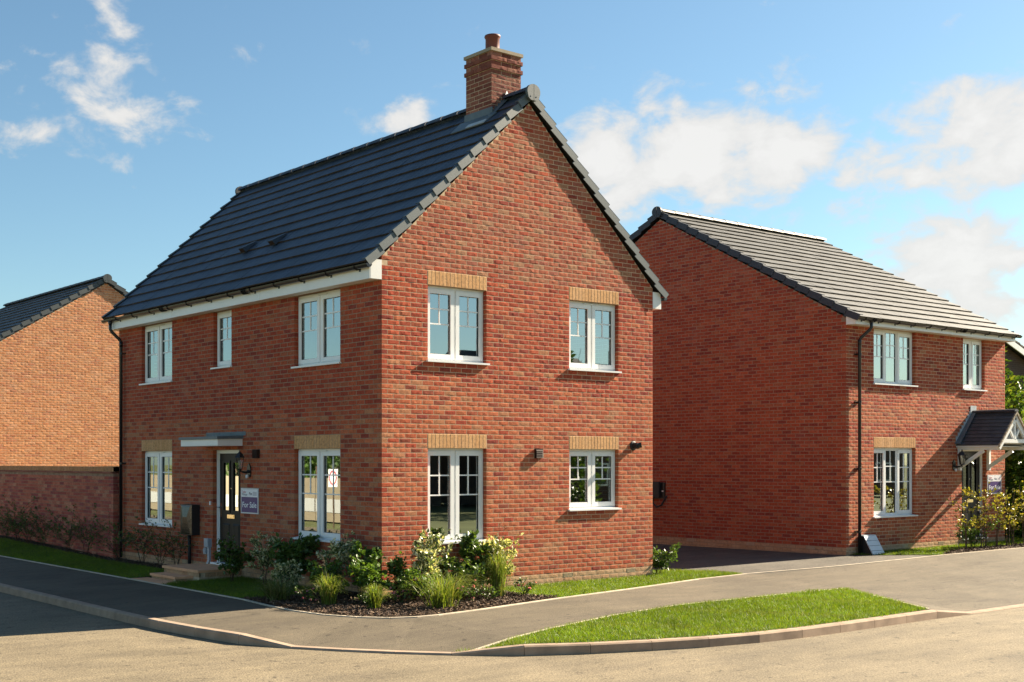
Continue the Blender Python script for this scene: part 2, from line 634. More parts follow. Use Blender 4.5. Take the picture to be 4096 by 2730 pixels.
def place(name, mesh, loc, rz=0.0, parent=None, scale=None, **kw):
    o = bpy.data.objects.new(name, mesh)
    o.location = loc
    o.rotation_euler = (0, 0, rz)
    if scale:
        o.scale = scale
    COL.objects.link(o)
    adopt(o, parent)
    return setp(o, **kw)


# ------------------------------------------------------------------ ground layout
def sstep(a, b, x):
    t = max(0.0, min(1.0, (x - a) / (b - a)))
    return t * t * (3 - 2 * t)


def z_back(x, y):
    """level of the back of the pavement; it climbs a little towards the second house"""
    return -.22 + .18 * sstep(5, 15, x)


ROAD_Z = -.39


def catmull(pts, n=6):
    out = []
    P = [V((*p, 0)) if len(p) == 2 else V(p) for p in pts]
    for i in range(len(P) - 1):
        p0, p1, p2, p3 = P[max(i - 1, 0)], P[i], P[i + 1], P[min(i + 2, len(P) - 1)]
        for k in range(n):
            t = k / n
            q = .5 * ((2 * p1) + (p2 - p0) * t + (2 * p0 - 5 * p1 + 4 * p2 - p3) * t * t + (3 * p1 - p0 - 3 * p2 + p3) * t ** 3)
            out.append(q)
    out.append(P[-1])
    return out


# road-side face of the kerb, from the far left round the corner to the far right
K_UP_L = [(-3.62, 45), (-3.62, 30), (-3.62, 15), (-3.62, 8), (-3.63, 4), (-3.64, 1.5), (-3.62, .3), (-3.53, -.75), (-3.40, -1.6)]
K_RAMP1 = [(-3.40, -1.6), (-3.09, -2.33)]
K_FLAT = [(-3.09, -2.33), (-2.62, -3.04), (-2.25, -3.5), (-1.86, -3.92)]
K_RAMP2 = [(-1.86, -3.92), (-1.18, -4.44)]
K_UP_R = [(-1.18, -4.44), (-.5, -4.78), (.4, -5.10), (1.27, -5.33), (2.17, -5.46), (3.1, -5.50), (4.0, -5.50), (4.95, -5.48), (6.0, -5.47)]
K_RAMP3 = [(6.0, -5.47), (6.95, -5.50)]
K_FLAT2 = [(6.95, -5.50), (9, -5.49), (20, -5.45), (45, -5.4)]
TOP_UP, TOP_DROP = ROAD_Z + .12, ROAD_Z + .025


def resample(pts, step):
    c = catmull(pts, 8)
    L = [0.0]
    for a, b in zip(c, c[1:]):
        L.append(L[-1] + (b - a).length)
    n = max(1, round(L[-1] / step))
    out = []
    for i in range(n + 1):
        s = L[-1] * i / n
        j = 0
        while j < len(L) - 2 and L[j + 1] < s:
            j += 1
        t = (s - L[j]) / max(1e-9, L[j + 1] - L[j])
        out.append(c[j].lerp(c[j + 1], t))
    return out


kerb_line = []           # (point, top height)
kerb_cuts = []
for seg, z0, z1, st in ((K_UP_L, TOP_UP, TOP_UP, .915), (K_RAMP1, TOP_UP, TOP_DROP, 1.2), (K_FLAT, TOP_DROP, TOP_DROP, .7),
                        (K_RAMP2, TOP_DROP, TOP_UP, 1.2), (K_UP_R, TOP_UP, TOP_UP, .78), (K_RAMP3, TOP_UP, TOP_DROP, 1.2), (K_FLAT2, TOP_DROP, TOP_DROP, .915)):
    r = resample(seg, st)
    for i, p in enumerate(r):
        if kerb_line and i == 0:
            continue
        t = i / (len(r) - 1)
        kerb_line.append((p, z0 + (z1 - z0) * t))
kpts = [k[0] for k in kerb_line]


def side_normals(pts):
    out = []
    for i in range(len(pts)):
        t = (pts[min(i + 1, len(pts) - 1)] - pts[max(i - 1, 0)])
        t.z = 0
        t.normalize()
        out.append(V((-t.y, t.x, 0)))      # to the left of travel = house side
    return out


knor = side_normals(kpts)
KW = .125
kerb_in = [(p + n * KW, z) for (p, z), n in zip(kerb_line, knor)]


def sheet(name, outline, mat, parent=None, **kw):
    """flat-ish sheet: outline of (x, y, z)"""
    pts2 = [V((p[0], p[1])) for p in outline]
    n = len(pts2)
    vo, eo, fo, ov, oe, of = delaunay_2d_cdt(pts2, [], [list(range(n))], 1, 1e-5)
    zs = []
    for i, v in enumerate(vo):
        src = ov[i]
        if src:
            zs.append(outline[src[0]][2])
        else:
            zs.append(min(outline, key=lambda q: (q[0] - v.x) ** 2 + (q[1] - v.y) ** 2)[2])
    me = bpy.data.meshes.new(name)
    fs = []
    for f in fo:
        a, b, c = [vo[i] for i in f[:3]]
        fs.append(tuple(f) if (b - a).cross(c - a) > 0 else tuple(f[::-1]))
    me.from_pydata([(v.x, v.y, z) for v, z in zip(vo, zs)], [], fs)
    me.materials.append(M[mat])
    me.update()
    o = bpy.data.objects.new(name, me)
    COL.objects.link(o)
    adopt(o, parent)
    setp(o, **kw)
    return o


def sample_sheet(o, n, r):
    me = o.data
    me.calc_loop_triangles()
    co = np.array([v.co[:] for v in me.vertices])
    tr = np.array([t.vertices[:] for t in me.loop_triangles])
    A, B, Cc = co[tr[:, 0]], co[tr[:, 1]], co[tr[:, 2]]
    ar = .5 * np.abs(np.cross(B - A, Cc - A)[:, 2])
    idx = r.choice(len(tr), n, p=ar / ar.sum())
    u, v = r.random(n), r.random(n)
    w = u + v > 1
    u[w], v[w] = 1 - u[w], 1 - v[w]
    return A[idx] + (B[idx] - A[idx]) * u[:, None] + (Cc[idx] - A[idx]) * v[:, None]


# far ground
big = MB().add([(-600, -600, -.46), (600, -600, -.46), (600, 600, -.46), (-600, 600, -.46)], [(0, 1, 2, 3)])
big.build('ground', 'ground', kind='structure', label='rough ground beyond the plots')
# road
MB().add([(-70, -12.0, ROAD_Z), (70, -12.0, ROAD_Z), (70, -5.2, ROAD_Z), (-2.6, -2.4, ROAD_Z), (-3.3, 60, ROAD_Z), (-11.5, 60, ROAD_Z), (-12.5, -3, ROAD_Z), (-70, -3, ROAD_Z)],
         [(0, 1, 2, 3, 6, 7), (3, 4, 5, 6)]).build('road', 'asphalt_road', kind='structure', label='sunlit asphalt road curving round the corner')

# back edge of the pavement (photo coordinates lifted to the ground)
BACK = [(-1.53, 45), (-1.53, 12.4), (-1.56, 5.54), (-1.60, 1.40), (-1.72, .45), (-1.75, -.30), (-1.66, -.95), (-1.45, -1.42), (-1.15, -1.76), (-.80, -1.89), (-.45, -1.90),
        (.24, -1.80), (1.24, -1.60), (2.24, -1.40), (4.36, -1.05), (6.46, -.70), (7.80, -.72), (9.69, -1.07), (11.4, -1.26), (13.44, -1.35), (15.5, -1.37), (18.5, -1.33), (45, -1.3)]
back3 = [(x, y, z_back(x, y)) for x, y in BACK]
ISL_BACK = [(7.60, -2.90), (7.0, -2.87), (6.0, -2.84), (4.8, -2.84), (3.38, -2.85), (1.73, -3.13), (.03, -3.61), (-.89, -3.90), (-1.62, -4.00)]
ZI = -.262
ZIS = [ZI] * (len(ISL_BACK) - 2) + [ZI - .012, TOP_DROP + .012]
# pavement outline: back edge left to right, then kerb right to left with the island notch cut out
i_r = min(range(len(kerb_in)), key=lambda i: (kerb_in[i][0] - V((6.0, -5.34, 0))).length)
i_l = min(range(len(kerb_in)), key=lambda i: (kerb_in[i][0] - V((-1.78, -3.82, 0))).length)
out = list(back3)
for p, z in reversed(kerb_in[i_r:]):
    out.append((p.x, p.y, z - .004))
for (x, y), z in zip(ISL_BACK, ZIS):
    out.append((x, y, z))
for p, z in reversed(kerb_in[:i_l + 1]):
    out.append((p.x, p.y, z - .004))
pavement = sheet('pavement', out, 'asphalt_path', kind='structure', label='grey asphalt pavement wrapping the corner plot')

# kerb stones
kerb = root('kerb', (-1.2, -4.4, ROAD_Z), 'pale concrete kerb between pavement and road', None, kind='structure')
for i in range(len(kerb_line) - 1):
    (a, za), (b, zb) = kerb_line[i], kerb_line[i + 1]
    na, nb = knor[i], knor[i + 1]
    t = (b - a).normalized() * .003
    mb = MB()
    ring = []
    for p, n, z in ((a + t, na, za), (b - t, nb, zb)):
        zt = V((0, 0, 1))
        ch = .018
        q = [p + zt * (ROAD_Z - .12), p + zt * (z - ch) + n * .006, p + n * (.006 + ch) + zt * z, p + n * KW + zt * (z + .002), p + n * KW + zt * (ROAD_Z - .12)]
        ring += q
    F = [(j, (j + 1) % 5, 5 + (j + 1) % 5, 5 + j) for j in range(5)] + [(4, 3, 2, 1, 0), (5, 6, 7, 8, 9)]
    mb.add(ring, F).build('kerb_stone', 'kerb', kerb)

# path edging: thin concrete strips
def edging(name, pts, label, w=.05, h=.012, step=1.0):
    r = root(name, pts[0], label, None, kind='structure')
    P = [V(p) for p in pts]
    for a, b in zip(P, P[1:]):
        L = (b - a).length
        n = max(1, round(L / step))
        for i in range(n):
            p, q = a.lerp(b, i / n), a.lerp(b, (i + 1) / n)
            d = (q - p).normalized() * .002
            MB().bar(p + d + V((0, 0, h - .06)), q - d + V((0, 0, h - .06)), w, .12).build('edging_strip', 'edging', r)
    return r


edging('path_edging', back3, 'thin concrete edging along the back of the pavement')
isl3 = [(x, y, z) for (x, y), z in zip(ISL_BACK, ZIS)]
edging('island_edging', [(6.02, -5.32, TOP_UP)] + isl3, 'thin concrete edging round the grass island')

# lawns, beds, driveway
def zl(x, y):      # ground level beside the left wall
    return -.165 + .15 * sstep(9, 15, y)


e = .03
lawn_left = sheet('lawn', [(-1.53 + e, 45, -.21), (-1.53 + e, 12.4, -.21), (-1.53, 5.6, -.21), (-.9, 5.6, -.19), (-.9, 5.75, -.19), (-.42, 5.9, -.175), (-.42, 9, zl(0, 9)), (-.42, 12, zl(0, 12)), (-.42, 15, zl(0, 15)), (-.42, 45, zl(0, 45))],
                  'turf', kind='structure', label='strip of shaded lawn beside the garden wall')
lawn_door = sheet('lawn', [(-1.56, 4.25, -.21), (-1.58, 1.5, -.212), (-1.2, 1.25, -.2), (-.7, 1.05, -.19), (-.3, 1.15, -.18), (-.05, 1.5, -.175), (-.02, 4.2, -.17), (-.9, 4.22, -.19)],
                  'turf', kind='structure', label='small shaded lawn between doorstep and flower bed')
soil_left = sheet('soil_border', [(-.42, 5.7, -.172), (-.42, 9, zl(0, 9)), (-.42, 12, zl(0, 12)), (-.42, 15, zl(0, 15)), (-.42, 45, zl(0, 45)), (.1, 45, .0), (.1, 15, .01), (.1, 12, -.06), (.1, 9, -.16), (.1, 5.7, -.165)],
                  'soil', kind='structure', label='bare soil border along the wall')
bed = sheet('flower_bed', [(-1.58, 1.5, -.214)] + [(x + (e if x < -.5 else 0), y + (e if y < -1 else 0), -.208) for x, y in BACK[4:14]] + [(2.45, -1.3, -.205), (2.15, -.95, -.2), (2.1, -.5, -.185), (2.1, .02, -.17), (.0, .02, -.165), (0.02, 1.45, -.17), (-.05, 1.5, -.172), (-.3, 1.15, -.18), (-.7, 1.05, -.19), (-1.2, 1.25, -.2)],
            'soil', kind='structure', label='dark soil of the corner flower bed')
lawn_right = sheet('lawn', [(2.45, -1.32, -.212), (4.36, -1.03, -.21), (6.44, -.67, -.20), (7.74, -.69, -.18), (7.78, 0.0, -.178), (7.25, .62, -.175), (6.07, .62, -.165), (6.05, .02, -.165), (2.1, .02, -.168), (2.1, -.5, -.185), (2.15, -.95, -.2)],
                   'turf', kind='structure', label='bright sunlit lawn below the gable wall')
isl = [(x, y + (-.03), z + .008) for (x, y), z in zip(ISL_BACK, ZIS)]
isl_out = [(5.98, -5.32, TOP_UP + .006)] + [(p.x, p.y, z + .004) for p, z in reversed(kerb_in[i_l:i_r])] + isl[::-1]
lawn_island = sheet('lawn', isl_out, 'turf', kind='structure', label='sunlit grass island between pavement and kerb')
drive = sheet('driveway', [(7.80, -.70, -.190), (9.69, -1.05, z_back(9.69, 0)), (11.4, -1.24, z_back(11.4, 0)), (13.40, -1.33, -.056), (13.02, -.94, -.056), (12.53, -.57, -.063), (12.2, -.12, -.07), (11.97, -.05, -.072), (11.97, 5, -.10), (11.97, 16, -.10), (6.05, 16, -.13), (6.05, .62, -.17), (7.25, .62, -.18), (7.79, .0, -.183)],
              'asphalt_drive', kind='structure', label='dark asphalt driveway between the two houses')
lawn_h2 = sheet('lawn', [(12.2, -.12, -.060), (12.53, -.57, -.052), (13.02, -.94, -.045), (13.45, -1.32, -.045), (13.73, -1.18, -.030), (14.47, -.93, -.024), (15.6, -.80, -.022), (18.5, -.82, -.022), (30, -.8, -.02), (30, 12, -.02), (18.45, 12, -.02), (18.45, 0, -.02), (12.0, 0, -.055)],
                'turf', kind='structure', label='lawn strip in front of the second house')
bed_h2 = sheet('hedge_bed', [(13.45, -1.32, -.047), (15.5, -1.34, -.034), (18.5, -1.30, -.034), (30, -1.28, -.03), (30, -.8, -.022), (18.5, -.82, -.024), (15.6, -.80, -.024), (14.47, -.93, -.026), (13.73, -1.18, -.034)],
               'soil', kind='structure', label='mulched strip under the young hedge')


# ------------------------------------------------------------------ brickwork
PAL = {
    'low': [(.45, .150, .075), (.42, .130, .065), (.47, .165, .085), (.40, .115, .060), (.44, .140, .075), (.36, .105, .060), (.42, .205, .115), (.44, .150, .078), (.29, .085, .055), (.46, .155, .080)],
    'red': [(.40, .095, .050), (.37, .082, .046), (.42, .105, .056), (.34, .072, .043), (.39, .090, .05), (.36, .085, .048), (.38, .125, .07), (.31, .066, .042), (.27, .062, .046), (.43, .115, .06)],
    'high': [(.37, .130, .080), (.35, .115, .070), (.39, .150, .095), (.33, .105, .066), (.37, .165, .105), (.38, .13, .078), (.36, .20, .125), (.30, .10, .066), (.33, .12, .085), (.40, .14, .085)],
    'side': [(.33, .098, .058), (.30, .082, .050), (.35, .108, .062), (.27, .066, .046), (.32, .092, .052), (.25, .062, .046), (.34, .135, .080), (.21, .058, .050), (.29, .078, .050), (.36, .115, .066)],
    'side2': [(.31, .080, .048), (.28, .066, .042), (.33, .088, .050), (.25, .055, .040), (.30, .076, .044), (.23, .055, .045), (.32, .11, .062), (.19, .050, .046), (.27, .068, .044), (.34, .092, .052)],
    'orange': [(.52, .235, .110), (.50, .215, .100), (.54, .255, .125), (.48, .200, .090), (.51, .225, .105), (.46, .185, .09), (.53, .26, .14), (.49, .21, .1), (.44, .18, .095), (.54, .245, .115)],
    'plinth': [(.46, .29, .17), (.44, .27, .155), (.48, .31, .185), (.43, .25, .14)],
    'buff': [(.58, .40, .205), (.55, .37, .185), (.60, .42, .225), (.53, .35, .17), (.57, .385, .20)],
    'chim': [(.27, .080, .056), (.24, .068, .05), (.29, .094, .066), (.20, .056, .046), (.31, .12, .085), (.22, .065, .055)],
    'garden_old': [(.34, .095, .062), (.31, .080, .055), (.36, .110, .070), (.27, .066, .052), (.33, .10, .066), (.24, .062, .056), (.35, .14, .09), (.20, .055, .056)],
}
PAL['garden'] = [(.44, .135, .085), (.41, .115, .075), (.46, .15, .095), (.37, .095, .068), (.43, .14, .09), (.33, .085, .068), (.45, .19, .12), (.29, .08, .07)]
for _k in ('low', 'red', 'high', 'side', 'side2'):
    PAL[_k] = [(r_ * .95, g_ * .82, b_ * .76) for r_, g_, b_ in PAL[_k]]
PAL['chim'] = [(.24, .085, .058), (.21, .072, .05), (.26, .10, .07), (.18, .062, .046), (.29, .13, .09), (.20, .07, .055)]
PAL['buff'] = [(.60, .345, .165), (.57, .32, .15), (.62, .36, .18), (.55, .305, .14), (.59, .335, .16)]
PAL['orange'] = [(r_ * 1.06, g_ * 1.08, b_ * 1.12) for r_, g_, b_ in PAL['orange']]
MESHES = {}


def brick_geo(L, H, depth, rough, seed):
    """a brick in local axes: u 0..L, d front at 0, z 0..H"""
    r = random.Random(seed)
    vs, fs = [], []
    if rough <= 0:
        ch = .003
        vs = [(0, -depth, 0), (L, -depth, 0), (L, -depth, H), (0, -depth, H), (0, -ch, 0), (L, -ch, 0), (L, -ch, H), (0, -ch, H), (ch, 0, ch), (L - ch, 0, ch), (L - ch, 0, H - ch), (ch, 0, H - ch)]
        fs = [(8, 9, 10, 11), (4, 5, 9, 8), (5, 6, 10, 9), (6, 7, 11, 10), (7, 4, 8, 11), (0, 1, 5, 4), (1, 2, 6, 5), (2, 3, 7, 6), (3, 0, 4, 7)]
        return vs, fs
    nu = max(2, min(5, round(L / .05)))
    nz = 3
    ch = .0006
    for j in range(nz + 1):
        for i in range(nu + 1):
            ed = i in (0, nu) or j in (0, nz)
            d = -ch if ed else r.gauss(.0016, rough)
            d = -ch if ed else max(-.0002, min(.005, d))
            uu = L * i / nu + (0 if i in (0, nu) else r.uniform(-.012, .012))
            zz = H * (0, .22, .74, 1)[j] + (0 if j in (0, nz) else r.uniform(-.007, .007))
            vs.append((uu, d, zz))
    w = nu + 1
    for j in range(nz):
        for i in range(nu):
            fs.append((j * w + i, j * w + i + 1, (j + 1) * w + i + 1, (j + 1) * w + i))
    b = len(vs)
    vs += [(0, -depth, 0), (L, -depth, 0), (L, -depth, H), (0, -depth, H)]
    fs.append((b, b + 1) + tuple(nu - i for i in range(nu + 1)))
    fs.append((b + 1, b + 2) + tuple((nz - j) * w + nu for j in range(nz + 1)))
    fs.append((b + 2, b + 3) + tuple(nz * w + i for i in range(nu + 1)))
    fs.append((b + 3, b) + tuple(j * w for j in range(nz + 1)))
    return vs, fs


class Wall:
    def __init__(s, fr, L, z0, courses, pal, parity=0, obst=(), roof=None, rough=None, dz=0.0, end_corner=False, start_corner=True):
        s.fr, s.L, s.z0, s.n, s.pal, s.par, s.obst, s.roof, s.rough, s.end_corner, s.start_corner = fr, L, z0, courses, pal, parity, obst, roof, rough, end_corner, start_corner
        s.bricks = []
        s.lay()

    def lay(s):
        G, B = .010, .215
        k0 = round(s.z0 / .075)
        for k in range(k0, k0 + s.n):
            za, zb = k * .075 + G / 2, (k + 1) * .075 - G / 2
            odd = (k + s.par) % 2
            umin, umax = 0.0, s.L
            if s.roof:
                lo, hi = s.roof(za + .05)
                umin, umax = max(umin, lo), min(umax, hi)
                if umax - umin < .06:
                    continue
            spans = []
            st = 0.0 if not odd else .1125
            u = st
            if odd and not s.start_corner:
                spans.append((0, .1025))
            while u < s.L - .02:
                spans.append((u, u + B))
                u += B + G
            # openings cut the row
            cuts = [(o[0] - G * o[4], o[1] + G * o[4]) for o in s.obst if o[2] < zb - .01 and o[3] > za + .01]
            row = []
            for a, b in spans:
                segs = [(max(a, umin), min(b, umax))]
                for c0, c1 in cuts:
                    new = []
                    for x, y in segs:
                        if c1 <= x or c0 >= y:
                            new.append((x, y))
                        else:
                            if c0 > x:
                                new.append((x, c0))
                            if c1 < y:
                                new.append((c1, y))
                    segs = new
                row += [[x, y] for x, y in segs if y - x >= .045]
            # a brick reaches the jamb or the quoin where only a sliver would be left
            for q in row:
                for c0, c1 in cuts:
                    if 0 < c0 - q[1] < .06:
                        q[1] = c0
                    if 0 < q[0] - c1 < .06:
                        q[0] = c1
                if 0 < umax - q[1] < .06:
                    q[1] = umax
            if True:
                for x, y in row:
                    depth = .03
                    if x < .001 or y > s.L - .03:
                        depth = .1025
                    for c0, c1 in cuts:
                        if abs(x - c1) < .012 or abs(y - c0) < .012:
                            depth = .1025
                    pal = s.pal(k, (x + y) / 2) if callable(s.pal) else s.pal
                    ro = (s.rough(k, (x + y) / 2) if callable(s.rough) else (s.rough or 0))
                    s.bricks.append((x, y, za, zb, depth, pal, ro))

    def area(s, b):
        p = s.fr.p((b[0] + b[1]) / 2, 0, b[2])
        d = depth_of(p.x, p.y)
        view = V((p.x - CAMX, p.y - CAMY, 0)).normalized()
        return (b[1] - b[0]) * max(.02, -view.dot(s.fr.n)) / d ** 2


def emit_walls(walls, quota, mat='brick', name='brick'):
    """walls: list of (Wall, parent part); the quota of largest bricks become objects, the rest one mesh per wall"""
    allb = []
    for wi, (w, par) in enumerate(walls):
        for b in w.bricks:
            allb.append((w.area(b), wi, b))
    allb.sort(key=lambda t: -t[0])
    singles = set(id(t[2]) for t in allb[:quota])
    for wi, (w, par) in enumerate(walls):
        mb = MB()
        fr = w.fr
        flip = fr.det > 0
        rz = math.atan2(fr.a.y, fr.a.x)
        for b in w.bricks:
            x, y, za, zb, depth, pal, ro = b
            ci = random.randrange(len(PAL[pal]))
            c0 = PAL[pal][ci]
            if id(b) in singles:
                key = (round(y - x, 3), round(zb - za, 3), depth, pal, ci, round(ro, 4), random.randrange(3), fr.det > 0, mat)
                if key not in MESHES:
                    vs, fs = brick_geo(y - x, zb - za, depth, ro, hash(key))
                    # object space: x along the wall, y out of the wall
                    sg = 1 if fr.det > 0 else -1
                    vs = [(a, d * sg, z) for a, d, z in vs]
                    if flip:
                        fs = [f[::-1] for f in fs]
                    f = 1 + random.uniform(-.08, .08)
                    m1 = MB().add(vs, fs, tuple(c * f for c in c0))
                    MESHES[key] = m1.mesh('brick', mat)
                p = fr.p(x, 0, za)
                o = place(name, MESHES[key], p, rz, par)
            else:
                vs, fs = brick_geo(y - x, zb - za, depth, ro, random.random())
                if flip:
                    fs = [f[::-1] for f in fs]
                f = 1 + random.uniform(-.08, .08)
                mb.add([fr.p(x + a, d, za + z) for a, d, z in vs], fs, tuple(c * f for c in c0))
        if mb.f:
            mb.build('brickwork', mat, par, kind='stuff')


def wall_core(fr, L, z0, z1, openings, parent, mat='mortar', gable=None, name='wall', back=.28, d0=-.0014, inner=True):
    """mortar face with openings, inner leaf, and the closing of the jambs; gable: list of (u, z) on top of z1"""
    us = sorted(set([0, L] + [x for o in openings for x in o[:2]]))
    zs = sorted(set([z0, z1] + [x for o in openings for x in o[2:4]]))
    mb = MB()
    for i in range(len(us) - 1):
        for j in range(len(zs) - 1):
            uc, zc = (us[i] + us[i + 1]) / 2, (zs[j] + zs[j + 1]) / 2
            if any(o[0] < uc < o[1] and o[2] < zc < o[3] for o in openings):
                continue
            for d, m in ((d0, 0), (-back, 1)) if inner else ((d0, 0),):
                mb.add([fr.p(us[i], d, zs[j]), fr.p(us[i + 1], d, zs[j]), fr.p(us[i + 1], d, zs[j + 1]), fr.p(us[i], d, zs[j + 1])], [(0, 1, 2, 3)], None, m)
    if gable:
        for d, m in ((d0, 0), (-back, 1)):
            mb.add([fr.p(u, d, z) for u, z in gable], [tuple(range(len(gable)))], None, m)
    for o in openings:
        a, b, c, e = o[:4]
        a, b, c, e = a - .003, b + .003, c - .003, e + .004
        for (q0, q1) in (((a, c), (a, e)), ((b, c), (b, e)), ((a, c), (b, c)), ((a, e), (b, e))):
            mb.add([fr.p(q0[0], -.09, q0[1]), fr.p(q1[0], -.09, q1[1]), fr.p(q1[0], -back, q1[1]), fr.p(q0[0], -back, q0[1])], [(0, 1, 2, 3)], None, 1)
            mb.add([fr.p(q0[0], d0, q0[1]), fr.p(q1[0], d0, q1[1]), fr.p(q1[0], -.095, q1[1]), fr.p(q0[0], -.095, q0[1])], [(0, 1, 2, 3)], None, 0)
    return mb.build(name, [mat, 'interior'], parent)


def lintel(fr, u0, u1, z, parent):
    """soldier course of buff bricks over an opening"""
    n = round((u1 - u0) / .075)
    st = (u1 - u0) / n
    r = MB().box(fr, u0, u1, -.10, -.0025, z, z + .225)
    o = r.build('lintel', 'mortar_shaded', parent)
    for i in range(n):
        ci = random.randrange(len(PAL['buff']))
        key = ('sold', round(st, 4), ci, random.randrange(2), fr.det > 0)
        if key not in MESHES:
            vs, fs = brick_geo(st - .008, .217, .09, 0, hash(key))
            sg = 1 if fr.det > 0 else -1
            vs = [(a, d * sg + sg * .002, zz) for a, d, zz in vs]
            if fr.det > 0:
                fs = [f[::-1] for f in fs]
            f = 1 + random.uniform(-.08, .08)
            MESHES[key] = MB().add(vs, fs, tuple(c * f for c in PAL['buff'][ci])).mesh('brick', 'brick_soft')
        place('soldier_brick', MESHES[key], fr.p(u0 + i * st + .004, 0, z + .003), math.atan2(fr.a.y, fr.a.x), o)
    return o


def window(fr, u0, u1, z0, z1, parent, lites, vent=False, frost=False, side_vent=False, sill_h=.0):
    """casement window; lites: list of (fraction of width, kind) kind c = opening casement, f = fixed"""
    W, H = u1 - u0, z1 - z0
    D = -.085
    mb = MB()
    fw, ft = .032, .05
    mb.box(fr, u0, u0 + fw, D - .06, D, z0 + .03, z1)
    mb.box(fr, u1 - fw, u1, D - .06, D, z0 + .03, z1)
    mb.box(fr, u0 + fw, u1 - fw, D - .06, D, z1 - ft, z1)
    mb.box(fr, u0 + fw, u1 - fw, D - .06, D, z0 + .03, z0 + .03 + .04)
    iu0, iu1, iz0, iz1 = u0 + fw, u1 - fw, z0 + .07, z1 - ft
    win = mb.build('window', 'upvc', parent)
    mul = .046
    tot = iu1 - iu0 - mul * (len(lites) - 1)
    u = iu0
    for i, (fr_w, kind) in enumerate(lites):
        w = tot * fr_w
        a, b = u, u + w
        if i < len(lites) - 1:
            MB().box(fr, b, b + mul, D - .06, D + .001, iz0, iz1).build('mullion', 'upvc', win)
        if kind == 'c':
            s, dd = .066, D + .018
            g = .003
            c = MB()
            c.box(fr, a + g - .008, a + s, D - .035, dd, iz0 + g - .008, iz1 - g + .008)
            c.box(fr, b - s, b - g + .008, D - .035, dd, iz0 + g - .008, iz1 - g + .008)
            c.box(fr, a + s, b - s, D - .035, dd - .0015, iz1 - s, iz1 - g + .008)
            c.box(fr, a + s, b - s, D - .035, dd - .0015, iz0 + g - .008, iz0 + s)
            c.build('casement', 'upvc', win)
            ga, gb, gz0, gz1 = a + s, b - s, iz0 + s, iz1 - s
        else:
            s = .014
            c = MB()
            c.box(fr, a, a + s, D - .035, D - .006, iz0, iz1)
            c.box(fr, b - s, b, D - .035, D - .006, iz0, iz1)
            c.box(fr, a + s, b - s, D - .035, D - .0065, iz1 - s, iz1)
            c.box(fr, a + s, b - s, D - .035, D - .0065, iz0, iz0 + s)
            c.build('glazing_bead', 'upvc', win)
            ga, gb, gz0, gz1 = a + s, b - s, iz0 + s, iz1 - s
        # black gasket line, glass and glazing bars
        gk = MB()
        t = .006
        gk.box(fr, ga, ga + t, D - .03, D - .006, gz0, gz1)
        gk.box(fr, gb - t, gb, D - .03, D - .006, gz0, gz1)
        gk.box(fr, ga + t, gb - t, D - .03, D - .007, gz1 - t, gz1)
        gk.box(fr, ga + t, gb - t, D - .03, D - .007, gz0, gz0 + t)
        gk.build('gasket', 'gasket', win)
        MB().add([fr.p(ga, D - .018, gz0), fr.p(gb, D - .018, gz0), fr.p(gb, D - .018, gz1), fr.p(ga, D - .018, gz1)], [(0, 1, 2, 3) if fr.det < 0 else (3, 2, 1, 0)]).build('pane', 'glass', win)
        gh = gz1 - gz0
        zm, zq = gz1 - gh * .50, gz1 - gh * .25
        bw = .021
        um = (ga + gb) / 2
        for zz in (zm, zq):
            MB().box(fr, ga + t, gb - t, D - .0175, D - .009, zz - bw / 2, zz + bw / 2).build('glazing_bar', 'upvc', win)
        MB().box(fr, um - bw / 2, um + bw / 2, D - .0175, D - .0095, zm + bw / 2, gz1 - t).build('glazing_bar', 'upvc', win)
        u = b + mul
    if vent:
        um = (u0 + u1) / 2
        mbv = MB()
        mbv.box(fr, um - .19, um + .19, D + .001, D + .022, z1 - .040, z1 - .022)
        mbv.box(fr, um - .175, um + .175, D + .022, D + .027, z1 - .036, z1 - .026)
        mbv.build('trickle_vent', 'upvc', win)
    sb = MB()
    h = .036
    prof = [(-.10, z0 + .012), (.034, z0 + .0), (.046, z0 - .002), (.046, z0 + .020), (-.084, z0 + h + .004)]
    n = len(prof)
    a = [fr.p(u0 + .001, d, z) for d, z in prof]
    b = [fr.p(u1 - .001, d, z) for d, z in prof]
    sb.add(a + b, [tuple(range(n)), tuple(range(2 * n - 1, n - 1, -1))] + [(i, i + n, (i + 1) % n + n, (i + 1) % n) for i in range(n)])
    # horns and nosing stand in front of the brick face
    sb.box(fr, u0 - .035, u1 + .035, .002, .047, z0 - .004, z0 + .024)
    sb.build('sill', 'upvc', win)
    return win


def reveal_obst(u0, u1, z0, z1):
    return (u0, u1, z0, z1, 0)


